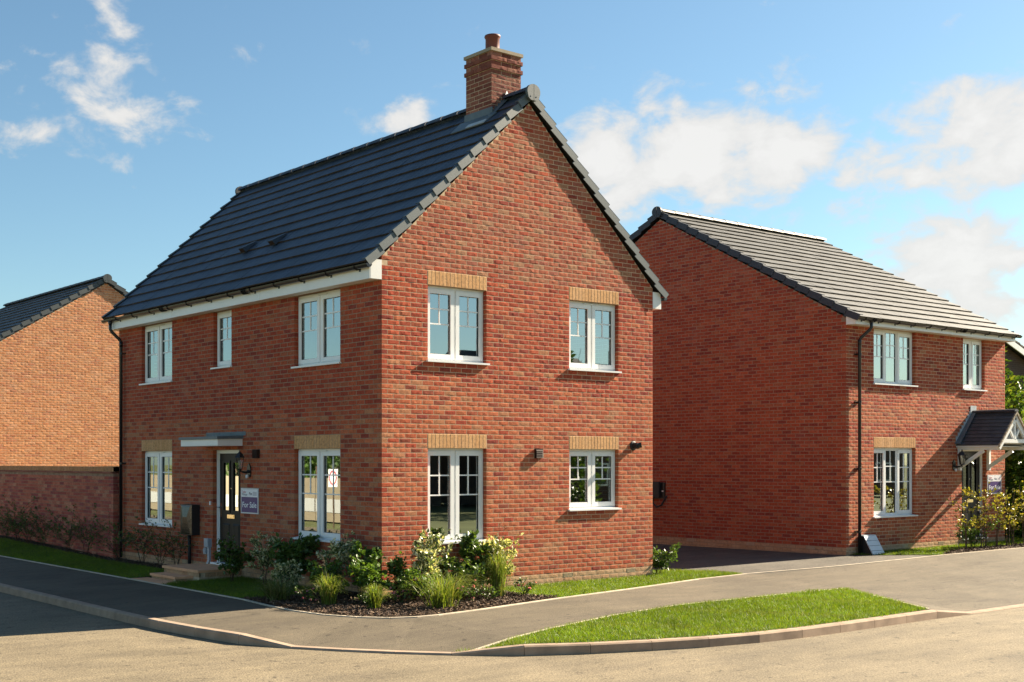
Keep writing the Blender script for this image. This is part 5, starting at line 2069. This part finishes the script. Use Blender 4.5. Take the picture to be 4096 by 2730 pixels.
# ------------------------------------------------------------------ grass and mulch
def grass_on(sheets, per_m2, label, keep=None, hmin=.022, hmax=.05, seed=1, parent=None):
    r = np.random.default_rng(seed)
    P = []
    for o in sheets:
        me = o.data
        me.calc_loop_triangles()
        a = 0
        for t in me.loop_triangles:
            p = [me.vertices[i].co for i in t.vertices]
            a += .5 * abs((p[1] - p[0]).cross(p[2] - p[0]).z)
        pts = sample_sheet(o, int(a * per_m2), r)
        if keep is not None:
            pts = pts[keep(pts)]
        P.append(pts)
    P = np.concatenate(P)
    n = len(P)
    P[:, :2] += r.normal(size=(n, 2)) * .018          # ragged edge
    # patches of longer, darker grass
    patch = (np.sin(P[:, 0] * 1.9 + 1.3) * np.cos(P[:, 1] * 2.3 + .4) + np.sin(P[:, 0] * 5.1 - P[:, 1] * 4.2) * .6)
    tuft = np.clip((patch - .95) * 1.6, 0, 1)
    h = r.uniform(hmin, hmax, n) * (1 + .7 * tuft)
    th = r.uniform(0, 2 * math.pi, n)
    lean = r.uniform(.1, 1.0, n) * h
    la = r.uniform(0, 2 * math.pi, n)
    w = r.uniform(.0025, .005, n)
    b0 = P + np.stack([np.cos(th) * w, np.sin(th) * w, np.zeros(n) - .004], 1)
    b1 = P - np.stack([np.cos(th) * w, np.sin(th) * w, np.zeros(n) + .004], 1)
    tip = P + np.stack([np.cos(la) * lean, np.sin(la) * lean, h], 1)
    v = np.stack([b0, b1, tip], 1).reshape(-1, 3)
    f = np.arange(3 * n).reshape(-1, 3)
    base = np.array([[.130, .205, .012], [.100, .175, .010], [.165, .220, .016], [.21, .215, .030]])
    ci = r.choice(4, n, p=[.4, .33, .2, .07])
    c = base[ci] * r.uniform(.75, 1.25, n)[:, None]
    big = np.sin(P[:, 0] * .9 + 2) * np.sin(P[:, 1] * 1.3) * .14 + 1
    c *= big[:, None]
    c *= (1 - .22 * tuft)[:, None]
    mott = np.sin(P[:, 0] * 13 + np.sin(P[:, 1] * 9) * 2) * np.sin(P[:, 1] * 15 + np.sin(P[:, 0] * 7) * 2)
    c *= (1 + .22 * mott)[:, None]
    dry = np.clip(np.sin(P[:, 0] * 2.7 + P[:, 1] * 1.9) - .55, 0, 1)[:, None]
    c = c * (1 - dry * .5) + np.array([.17, .17, .05]) * dry * .5
    return np_mesh('grass', v, f, c, 'blade', parent, kind='stuff', label=label)


grass_on([lawn_left], 2600, 'shaded green turf beside the garden wall', lambda p: (p[:, 1] < 18), seed=2)
grass_on([lawn_door], 3200, 'shaded green turf beside the door steps', seed=3)
grass_on([lawn_right], 4200, 'bright green turf below the gable', seed=4)
grass_on([lawn_island], 4000, 'bright green turf on the island by the kerb', seed=5)
grass_on([lawn_h2], 2200, 'green turf in front of the porch house', lambda p: (p[:, 1] < 3) & (p[:, 0] < 22), seed=6)


def chips_on(o, n, label, seed, keep=None):
    r = np.random.default_rng(seed)
    P = sample_sheet(o, n, r)
    if keep is not None:
        P = P[keep(P)]
    n = len(P)
    P[:, 2] += r.uniform(.004, .035, n)
    a = r.normal(size=(n, 3))
    a[:, 2] *= .45
    a /= np.linalg.norm(a, axis=1)[:, None]
    b = np.cross(a, r.normal(size=(n, 3)) * [.35, .35, 1])
    b /= np.linalg.norm(b, axis=1)[:, None]
    L = r.uniform(.012, .034, n)[:, None]
    w = r.uniform(.004, .011, n)[:, None]
    v = np.stack([P - a * L - b * w * .5, P - a * L * .6 + b * w, P + a * L + b * w * .7, P + a * L * .8 - b * w], 1).reshape(-1, 3)
    f = np.arange(4 * n).reshape(-1, 4)
    base = np.array([[.12, .072, .042], [.075, .044, .028], [.17, .105, .062], [.26, .18, .115], [.05, .033, .024]])
    c = base[r.choice(5, n, p=[.33, .27, .2, .06, .14])] * r.uniform(.7, 1.25, n)[:, None]
    return np_mesh('bark_mulch', v, f, c, 'chip', None, kind='stuff', label=label)


chips_on(bed, 15000, 'brown bark chippings over the corner flower bed', 11)
chips_on(bed_h2, 6000, 'brown bark chippings under the young hedge', 12, lambda p: p[:, 0] < 22)
chips_on(soil_left, 5000, 'scattered bark in the border under the garden wall', 13, lambda p: p[:, 1] < 18)


# ------------------------------------------------------------------ plants
def leaves_mesh(P, D, L, Wd, cols, r, fold=.35, cols2=None):
    """diamond leaves folded on the midrib. P base points, D directions, arrays L, Wd"""
    n = len(P)
    D = D / np.linalg.norm(D, axis=1)[:, None]
    rnd = r.normal(size=(n, 3))
    rnd[:, 2] += 1.2
    S = np.cross(D, rnd)
    S /= np.linalg.norm(S, axis=1)[:, None] + 1e-9
    N = np.cross(S, D)
    N[N[:, 2] < 0] *= -1
    L, Wd = L[:, None], Wd[:, None]
    m1 = P + D * L * .38
    tip = P + D * L - N * L * .12
    l1 = m1 + S * Wd + N * Wd * fold
    r1 = m1 - S * Wd + N * Wd * fold
    l2 = P + D * L * .72 + S * Wd * .62 + N * Wd * fold * .4
    r2 = P + D * L * .72 - S * Wd * .62 + N * Wd * fold * .4
    v = np.stack([P, l1, l2, tip, r2, r1], 1).reshape(-1, 3)
    i = (np.arange(n) * 6)[:, None]
    f = np.concatenate([i + np.array([[0, 3, 2, 1]]), i + np.array([[0, 5, 4, 3]])], 0)
    c = np.concatenate([cols, cols2 if cols2 is not None else cols], 0)
    return v, f, c


def shrub(name, label, x, y, z, h, w, nst, nlv, ll, lw, pal, cat='shrub', group=None, edge_pal=None, singles=14, lo=.25, upright=.55, flowers=None, seed=0, twigs=3, stem_r=.005, bark='twig', spread=.5, droop=0.0):
    r = np.random.default_rng(seed)
    if cat == 'shrub':
        h, w, nlv, ll = h * 1.12, w * 1.4, int(nlv * 2.4), ll * 1.12
    rt = root(name, (x, y, z), label, cat, group)
    st = MB()
    ends = []
    for s in range(nst):
        a = r.uniform(0, 2 * math.pi)
        rad = w * r.uniform(.25, 1.0) * .5 * 1.6
        hh = h * r.uniform(.68, 1.0)
        b = V((x + math.cos(a) * .03, y + math.sin(a) * .03, z - .03))
        tip = V((x + math.cos(a) * rad, y + math.sin(a) * rad, z + hh))
        pts = []
        for k in range(6):
            t = k / 5
            q = b.lerp(tip, t)
            bow = math.sin(t * math.pi) * rad * .25
            q = q + V((-math.cos(a) * bow, -math.sin(a) * bow, 0)) + V(r.normal(size=3) * .012 * (k > 0))
            pts.append(q)
        st.tube(pts, [stem_r * (1 - .6 * k / 5) for k in range(6)], 5, caps=False)
        ends.append(pts)
        for _ in range(twigs):
            k = r.integers(2, 5)
            p0 = pts[k]
            a2 = r.uniform(0, 2 * math.pi)
            ln = w * r.uniform(.25, .6) * spread * 1.4
            p1 = p0 + V((math.cos(a2) * ln, math.sin(a2) * ln, ln * r.uniform(.1, 1.0)))
            pm = p0.lerp(p1, .5) + V((0, 0, .01))
            st.tube([p0, pm, p1], [stem_r * .6, stem_r * .45, stem_r * .25], 4, caps=False)
            ends.append([p0, p0.lerp(pm, .5), pm, pm.lerp(p1, .5), p1, p1])
    st.build('stem', bark, rt)
    n = nlv
    P = np.zeros((n, 3))
    D = np.zeros((n, 3))
    for i in range(n):
        pts = ends[r.integers(len(ends))]
        t = lo + (1 - lo) * r.random() ** .75
        k = min(4, int(t * 5))
        q = pts[k].lerp(pts[k + 1], t * 5 - k)
        off = r.normal(size=3) * ll * .35
        P[i] = np.array(q) + off
        o = np.array([q.x - x, q.y - y, 0.0])
        o /= np.linalg.norm(o) + 1e-6
        D[i] = o * .5 + r.normal(size=3) * .55 + np.array([0, 0, upright - droop])
    P[:, 2] = np.maximum(P[:, 2], z + .02)
    L = r.uniform(.6, 1.15, n) * ll
    W = L * lw * r.uniform(.85, 1.15, n)
    pal = np.array(pal)
    c1 = pal[r.integers(len(pal), size=n)] * r.uniform(.8, 1.2, n)[:, None]
    if edge_pal is not None:
        ep = np.array(edge_pal)
        c2 = np.where((r.random(n) < .75)[:, None], ep[r.integers(len(ep), size=n)], c1)
        both = r.random(n) < .28
        c1 = np.where(both[:, None], c2, c1)
    else:
        c2 = c1 * r.uniform(.85, 1.1, n)[:, None]
    v, f, c = leaves_mesh(P, D, L, W, c1, r, cols2=c2)
    ns = min(singles, n)
    # the largest leaves are separate, the rest one mass
    order = np.argsort(-L)
    big, rest = order[:ns], order[ns:]
    vv = v.reshape(n, 6, 3)
    fl = np.arange(len(rest))[:, None] * 6
    np_mesh('foliage', vv[rest].reshape(-1, 3), np.concatenate([fl + np.array([[0, 3, 2, 1]]), fl + np.array([[0, 5, 4, 3]])], 0), np.concatenate([c1[rest], c2[rest]], 0), 'leaf', rt, kind='stuff')
    for i in big:
        np_mesh('leaf', vv[i], np.array([[0, 3, 2, 1], [0, 5, 4, 3]]), np.stack([c1[i], c2[i]]), 'leaf', rt)
    if flowers:
        nf, fp, fs = flowers
        for i in range(nf):
            pts = ends[r.integers(len(ends))]
            q = pts[4].lerp(pts[5], r.random()) + V(r.normal(size=3) * .04)
            flower(q, fs * r.uniform(.7, 1.2), fp, rt, r)
    return rt


def flower(q, s, pal, parent, r):
    n = 14
    D = r.normal(size=(n, 3))
    D[:, 2] = np.abs(D[:, 2]) * .8
    P = np.repeat(np.array([q[:]]), n, 0)
    c = np.array(pal)[r.integers(len(pal), size=n)] * r.uniform(.85, 1.15, n)[:, None]
    v, f, cc = leaves_mesh(P, D, np.full(n, s), np.full(n, s * .45), c, r, .5)
    np_mesh('flower', v, f, cc, 'petal', parent)


def grass_clump(name, label, x, y, z, h, spread, n, pal, seed, group=None, plumes=0, stiff=.5):
    r = np.random.default_rng(seed)
    rt = root(name, (x, y, z), label, 'grass plant', group)
    seg = 5
    a = r.uniform(0, 2 * math.pi, n)
    rad = spread * r.random(n) ** .6
    hh = h * r.uniform(.55, 1.05, n) * (1 - .25 * (rad / spread))
    bx, by = x + r.normal(size=n) * spread * .13, y + r.normal(size=n) * spread * .13
    w = r.uniform(.0035, .0075, n)
    V_, F_, C_ = [], [], []
    ts = np.linspace(0, 1, seg + 1)
    pa = a + math.pi / 2 + r.normal(size=n) * .4
    rows = []
    for t in ts:
        out_ = rad * t ** (1.0 + .5 * stiff) * (1.55 - .5 * stiff)
        up = hh * (np.sin(t * math.pi * .5 * (1.0 + .45 * (rad / spread))) / np.sin(math.pi * .5)) if True else 0
        cx_, cy_, cz_ = bx + np.cos(a) * out_, by + np.sin(a) * out_, z + up
        ww = w * (1 - t * .92)
        rows.append((np.stack([cx_ + np.cos(pa) * ww, cy_ + np.sin(pa) * ww, cz_], 1), np.stack([cx_ - np.cos(pa) * ww, cy_ - np.sin(pa) * ww, cz_], 1)))
    v = np.stack([q for row in rows for q in row], 1).reshape(-1, 3)
    st = 2 * (seg + 1)
    i = (np.arange(n) * st)[:, None]
    f = np.concatenate([i + np.array([[2 * k, 2 * k + 1, 2 * k + 3, 2 * k + 2]]) for k in range(seg)], 0)
    pal = np.array(pal)
    c0 = pal[r.integers(len(pal), size=n)] * r.uniform(.75, 1.25, n)[:, None]
    c = np.concatenate([c0 * (.75 + .35 * k / seg) for k in range(seg)], 0)
    ns = 16
    vb = v.reshape(n, st, 3)
    il = (np.arange(n - ns) * st)[:, None]
    fr2 = np.concatenate([il + np.array([[2 * k, 2 * k + 1, 2 * k + 3, 2 * k + 2]]) for k in range(seg)], 0)
    np_mesh('blades', vb[ns:].reshape(-1, 3), fr2, np.concatenate([c0[ns:] * (.75 + .35 * k / seg) for k in range(seg)], 0), 'blade', rt, kind='stuff')
    for k0 in range(ns):
        np_mesh('blade', vb[k0], np.array([[2 * k, 2 * k + 1, 2 * k + 3, 2 * k + 2] for k in range(seg)]), np.array([c0[k0]] * seg), 'blade', rt)
    for k in range(plumes):
        aa = r.uniform(0, 2 * math.pi)
        p0 = V((x, y, z + h * .5))
        p1 = V((x + math.cos(aa) * spread * .4, y + math.sin(aa) * spread * .4, z + h * r.uniform(1.15, 1.45)))
        m = MB().tube([V((x, y, z)), p0, p1], [.0025, .002, .0015], 4, caps=False)
        for j in range(10):
            q = p1 + V((r.normal() * .008, r.normal() * .008, -j * .008))
            m.bar(q, q + V((math.cos(aa + r.normal() * .6) * .05, math.sin(aa + r.normal() * .6) * .05, .012)), .003, .003)
        m.build('plume', 'bark', rt)
    return rt


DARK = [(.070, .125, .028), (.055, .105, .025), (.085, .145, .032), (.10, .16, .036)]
MIDG = [(.085, .155, .03), (.07, .13, .026), (.11, .18, .034), (.065, .12, .025)]
SAGE = [(.12, .17, .06), (.10, .15, .05), (.14, .19, .07)]
CREAM = [(.66, .64, .40), (.58, .58, .34), (.72, .69, .48)]
LIME = [(.20, .27, .035), (.16, .24, .03), (.24, .29, .05), (.13, .20, .028), (.30, .29, .09)]
PALEG = [(.14, .18, .05), (.18, .20, .07), (.10, .15, .035), (.26, .25, .12)]
YEL = [(.30, .27, .035), (.24, .24, .035), (.36, .30, .05), (.17, .20, .03), (.40, .33, .09)]
PINK = [(.62, .22, .33), (.70, .32, .42), (.55, .16, .28), (.74, .46, .50)]
ZB = -.185

shrub('flowering_shrub', 'dark leaved shrub with small pink buds in front of the black door', -.50, 3.72, ZB, .66, .46, 7, 260, .075, .36, DARK, flowers=(9, PINK, .014), seed=21, singles=20, droop=.25)
shrub('variegated_shrub', 'cream edged shrub left of the ground floor window, next to the arching grass', -.42, 2.72, ZB, .80, .34, 6, 340, .062, .30, SAGE, edge_pal=CREAM, seed=22, group='variegated shrubs', singles=20)
grass_clump('ornamental_grass', 'pale arching grass at the shaded end of the flower bed', -1.38, .72, ZB - .015, .42, .46, 170, PALEG, 23)
shrub('leafy_shrub', 'dense dark green shrub below the window of the shaded wall', -.42, 1.88, ZB, .82, .42, 8, 460, .080, .40, DARK, seed=24, singles=24)
grass_clump('ornamental_grass', 'upright lime grass next to pink roses at the bed edge', -1.12, -.22, ZB - .02, .52, .30, 380, LIME, 25, plumes=3, stiff=.7)
shrub('variegated_shrub', 'brightest white edged shrub below the right sill of the shaded window', -.42, .66, ZB, .92, .40, 7, 380, .065, .34, SAGE, edge_pal=CREAM, seed=26, group='variegated shrubs', singles=22)
shrub('leafy_shrub', 'green shrub left of the house corner behind the lime grass', -.28, .16, ZB, .66, .44, 7, 330, .070, .38, MIDG, seed=27, singles=20)
grass_clump('ornamental_grass', 'short wispy lime grass in front of the house corner', -.86, -.98, ZB - .02, .42, .24, 300, LIME, 28, stiff=.8)
shrub('climbing_shrub', 'narrow upright shrub hugging the brick corner of the house', .10, -.30, ZB, .70, .16, 4, 190, .068, .38, MIDG, seed=29, singles=16)
shrub('variegated_shrub', 'tallest cream edged shrub at the left of the gable window', .50, -.48, ZB, .92, .44, 9, 560, .068, .36, SAGE, edge_pal=CREAM, seed=30, group='variegated shrubs', singles=26)
grass_clump('ornamental_grass', 'broad spiky lime grass spilling over the pavement edge below the gable', .02, -1.42, ZB - .02, .62, .58, 260, LIME, 31, stiff=.3)
shrub('leafy_shrub', 'rounded mid green shrub between the tall variegated shrub and the gable window', 1.02, -.35, ZB, .60, .34, 7, 300, .062, .36, MIDG, edge_pal=SAGE, seed=32, singles=16)
shrub('leafy_shrub', 'tall dark glossy shrub under the middle of the gable window sill', 1.62, -.34, ZB, .86, .46, 8, 520, .078, .38, DARK, seed=33, singles=24)
grass_clump('ornamental_grass', 'tall dense grass clump right of the gable window', 1.58, -.86, ZB - .01, .80, .30, 420, LIME, 34, plumes=2, stiff=.9)
shrub('variegated_shrub', 'loose cream leaved shrub at the right end of the flower bed', 2.02, -.52, ZB, .84, .42, 7, 360, .066, .36, [(.16, .20, .06), (.2, .22, .08)], edge_pal=CREAM, seed=35, group='variegated shrubs', singles=20)
FRESH = [(.11, .19, .03), (.085, .16, .026), (.14, .22, .035), (.07, .13, .024)]
shrub('leafy_shrub', 'fresh green shrub filling the gap behind the upright lime grass', -.78, .22, ZB, .50, .40, 8, 300, .060, .38, FRESH, seed=36, singles=16)
shrub('leafy_shrub', 'bushy green shrub at the house corner behind the wispy grass', -.42, -.42, ZB, .56, .42, 8, 340, .062, .38, FRESH, seed=37, singles=16)
shrub('variegated_shrub', 'low cream flecked shrub in front of the dark shrub in the shade', -.85, 1.42, ZB, .46, .36, 7, 240, .055, .34, SAGE, edge_pal=CREAM, seed=38, group='variegated shrubs', singles=14)
shrub('leafy_shrub', 'leafy green filler between the two cream shrubs by the gable', .10, -.78, ZB, .44, .42, 8, 300, .056, .38, FRESH, seed=39, singles=14)
shrub('leafy_shrub', 'yellow green filler below the dark glossy shrub under the sill', 1.22, -.66, ZB, .46, .42, 8, 300, .056, .38, FRESH, edge_pal=SAGE, seed=40, singles=14)
shrub('leafy_shrub', 'low fresh shrub behind the tall grass near the lawn', 1.92, -.20, ZB, .42, .36, 7, 220, .056, .38, FRESH, seed=41, singles=12)
grass_clump('ornamental_grass', 'small arching lime grass beside the rounded mid green shrub', .78, -.80, ZB - .01, .46, .36, 220, LIME, 42, stiff=.4)
grass_clump('ornamental_grass', 'loose arching grass between the bed edge and the cream flecked shrub', -1.32, .98, ZB - .015, .36, .36, 160, PALEG, 43, stiff=.2)
for i, (x, y, lab) in enumerate(((-1.25, .18, 'low pink rose left of the upright lime grass'), (-.22, -.72, 'low pink rose below the brick corner of the house'), (.80, -1.12, 'low pink rose right of the spiky lime grass'), (2.08, -.92, 'low pink rose beside the lawn at the end of the bed'))):
    shrub('ground_rose', lab, x, y, ZB - .01, .24, .34, 7, 220, .034, .45, DARK, cat='rose', group='pink ground roses', flowers=(10, PINK, .030), seed=50 + i, singles=10, lo=.1)
for i, (x, y, lab) in enumerate(((-.72, -.62, 'low dark groundcover left of the wispy grass'), (.35, -.95, 'low dark groundcover between the roses in the bed'), (1.25, -1.02, 'low dark groundcover left of the tall grass clump'))):
    shrub('groundcover_plant', lab, x, y, ZB - .01, .16, .36, 8, 220, .036, .5, DARK, cat='plant', group='low groundcover plants', seed=60 + i, singles=8, lo=.05)
shrub('evergreen_bush', 'small glossy round bush at the right corner of the gable wall', 6.36, .12, -.175, .42, .36, 10, 420, .055, .30, MIDG, seed=70, singles=20, twigs=4)

ys = [(15.1, 'first from the left edge of the picture'), (14.3, 'second from the left edge'), (13.5, 'third from the left edge'), (12.6, 'fourth from the left edge'), (11.2, 'fifth from the left edge'), (10.2, 'sixth from the left, last before the downpipe')]
for i, (yy, lab) in enumerate(ys):
    shrub('twiggy_shrub', 'sparse twiggy shrub below the garden wall, ' + lab, -.40, yy, zl(0, yy) - .01, .56 + .12 * ((i * 7) % 3 - 1), .62, 8, 340, .034, .42, DARK + [(.10, .10, .03)], seed=80 + i, twigs=5, group='twiggy shrubs along the walls', singles=10, spread=1.1)
for i, (yy, lab) in enumerate(((8.85, 'sparse twiggy shrub just right of the tall downpipe'), (7.75, 'sparse twiggy shrub below the far ground floor window'), (6.95, 'low twiggy shrub left of the meter box conduit'), (6.25, 'twiggy shrub in front of the meter box conduit'))):
    shrub('twiggy_shrub', lab, -.26, yy, -.175, .58 + .1 * (i % 2), .55, 7, 210, .034, .42, DARK + [(.10, .10, .03)], seed=90 + i, twigs=5, group='twiggy shrubs along the walls', singles=10, spread=1.1)

# young hedge in front of the second house
hx = [(14.60, .85, 'shortest and thinnest hedge sapling at the left end of the row'), (15.05, 1.62, 'second hedge sapling from the left, beside the porch door'), (15.50, 1.55, 'third hedge sapling from the left of the row'), (15.80, 1.40, 'fourth hedge sapling from the left of the row'), (16.22, 1.30, 'fifth hedge sapling from the left of the row'), (16.62, 1.45, 'sixth hedge sapling, in front of the sunlit For Sale board'),
      (17.00, 1.35, 'seventh hedge sapling, right of the sunlit board'), (17.42, 1.55, 'eighth hedge sapling, against the dark hedge'), (17.75, 1.50, 'ninth hedge sapling from the left'), (18.12, 1.40, 'last hedge sapling at the right edge of the picture')]
for i, (xx, hh, lab) in enumerate(hx):
    shrub('hedge_sapling', lab, xx, -1.02 + .05 * math.sin(i * 2.3), -.03, hh, .34 if i else .12, 3 if i else 1, 190 if i else 26, .062, .42, YEL, cat='sapling', group='young hedge saplings', seed=110 + i, stem_r=.010, twigs=6, singles=12, lo=.3, bark='bark', spread=.8)
shrub('evergreen_bush', 'low dark green bush between the saplings by the porch door', 15.75, -.72, -.03, .48, .46, 8, 300, .05, .36, MIDG, seed=130, singles=12)

# tall evergreen hedge at the right edge
def big_hedge(name, label, x, y, z, h, w, n, ll, pal, seed, cat='hedge'):
    r = np.random.default_rng(seed)
    rt = root(name, (x, y, z), label, cat)
    st = MB()
    pts = []
    for s in range(16):
        a = r.uniform(0, 6.283)
        rad = w * r.random() ** .5
        b = V((x + math.cos(a) * rad * .35, y + math.sin(a) * rad * .35, z))
        t = V((x + math.cos(a) * rad, y + math.sin(a) * rad, z + h * r.uniform(.7, 1.0)))
        st.tube([b, b.lerp(t, .5) + V(r.normal(size=3) * .08), t], [.045, .03, .008], 6, caps=False)
    st.build('trunk', 'bark', rt)
    a = r.uniform(0, 6.283, n)
    hh = r.random(n)
    prof = np.where(hh > .75, np.sqrt(np.clip(1 - ((hh - .75) / .25) ** 2, 0, 1)) * .55 + .45 * (1 - hh) / .25 * 0 + .0, 1.0)
    prof = np.clip(prof, .12, 1)
    lump = 1 + .16 * np.sin(a * 5 + hh * 9) + .12 * np.sin(a * 11 - hh * 17)
    rad = w * prof * lump * np.sqrt(r.uniform(.45, 1, n))
    P = np.stack([x + np.cos(a) * rad, y + np.sin(a) * rad, z + h * hh * (1 + .05 * np.sin(a * 7))], 1)
    D = np.stack([np.cos(a) * .7, np.sin(a) * .7, np.full(n, .55)], 1) + r.normal(size=(n, 3)) * .5
    L = r.uniform(.7, 1.2, n) * ll
    pal = np.array(pal)
    c = pal[r.integers(len(pal), size=n)] * r.uniform(.75, 1.25, n)[:, None]
    v, f, cc = leaves_mesh(P, D, L, L * .28, c, r)
    np_mesh('foliage', v, f, cc, 'leaf', rt, kind='stuff')
    return rt


LAUREL = [(.075, .14, .020), (.055, .11, .018), (.11, .17, .024), (.04, .085, .016), (.16, .20, .03)]
big_hedge('laurel_hedge', 'tall glossy green hedge beside the far right corner of the porch house', 20.0, 1.55, -.05, 5.15, 1.3, 9000, .17, LAUREL, 140)
big_hedge('laurel_hedge', 'darker part of the tall hedge right behind the porch', 22.3, 3.2, -.05, 4.5, 1.9, 7000, .18, DARK, 141)
big_hedge('laurel_hedge', 'lower hedge run at the very edge of the picture', 21.2, .1, -.05, 3.2, 1.3, 6000, .17, LAUREL, 142)


# ------------------------------------------------------------------ across the road (seen only mirrored in the windows)
def opposite_house(x, y, w, d, label, seed):
    rt = root('opposite_house', (x, y, -.3), label, 'house', 'houses across the road')
    fr = Fr((x - w / 2, y, -.3), (1, 0, 0), (0, 1, 0))
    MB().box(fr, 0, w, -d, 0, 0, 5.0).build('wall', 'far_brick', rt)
    rf = MB()
    rf.add([fr.p(-.3, .35, 4.9), fr.p(w + .3, .35, 4.9), fr.p(w + .3, -d - .35, 4.9), fr.p(-.3, -d - .35, 4.9), fr.p(-.3, -d / 2, 7.9), fr.p(w + .3, -d / 2, 7.9)],
           [(0, 1, 5, 4), (2, 3, 4, 5), (0, 4, 3), (1, 2, 5), (0, 3, 2, 1)])
    r_ = rf.build('roof', 'opp_roof', rt)
    MB().box(fr, w * .2, w * .2 + .6, -d / 2 - .3, -d / 2 + .3, 7.3, 8.7).build('chimney', 'far_brick', r_)
    for (a, b) in ((.12, .30), (.62, .82)):
        for z in (.9, 3.4):
            f = MB().box(fr, w * a, w * b, .0, .03, z, z + 1.2).build('window', 'upvc', rt)
            MB().box(fr, w * a + .08, w * b - .08, .03, .035, z + .08, z + 1.12).build('pane', 'gasket', f)
    dr = MB().box(fr, w * .42, w * .42 + .95, 0, .04, .0, 2.1).build('door', 'black', rt)
    MB().box(fr, w * .42 + .8, w * .42 + .84, .04, .06, .95, 1.1).build('handle', 'chrome', dr)


for i, xx in enumerate((12, 23, 34, 46, 60)):
    opposite_house(xx, -30 - (i % 2) * 2, 8.5, 8, 'dark brick house across the road, mirrored in the sunlit windows, number %s along the row' % ('one', 'two', 'three', 'four', 'five')[i], i)
big_hedge('garden_tree', 'dark tree across the road mirrored in the upper right gable window', 28.6, -26, -.3, 7.4, 2.2, 5000, .3, DARK, 150, 'tree')
hd = root('site_hoarding', (-15, 30, -.4), 'pale site hoarding across the side road, mirrored in the shaded windows', 'hoarding')
for i in range(12):
    a = 10 + i * 3.0
    MB().box(WORLD, -15.05, -15.0, a + .02, a + 2.98, -.4, 1.25).build('hoarding_panel', 'hoard', hd)
    MB().box(WORLD, -14.99, -14.97, a + .05, a + 2.95, -.05, .45).build('banner', 'banner', hd)
    MB().box(WORLD, -15.15, -15.05, a - .05, a + .05, -.4, 1.7).build('post', 'bark', hd)
ss = root('site_sign', (-12.6, 20.3, -.4), 'white board with red ring on a post, mirrored in the shaded window by the corner', 'sign')
MB().box(WORLD, -12.66, -12.62, 20.25, 20.31, -.4, 1.5).build('post', 'bark', ss)
MB().box(WORLD, -12.62, -12.60, 19.98, 20.58, 1.0, 1.62).build('board', 'sign_white', ss)
ring = MB()
for k in range(24):
    a0, a1 = 2 * math.pi * k / 24, 2 * math.pi * (k + 1) / 24
    ring.add([V((-12.596, 20.28 + math.cos(a) * q, 1.32 + math.sin(a) * q)) for a, q in ((a0, .20), (a1, .20), (a1, .26), (a0, .26))], [(0, 1, 2, 3)])
ring.build('red_ring', 'ink_red', ss)
for i, yy in enumerate((20, 29, 38)):
    big_hedge('site_tree', 'green tree behind the pale hoarding, %s along it' % ('first', 'second', 'third')[i], -20, yy, -.4, 3.6 + .4 * i, 3.4, 4500, .34, MIDG, 160 + i, 'tree')
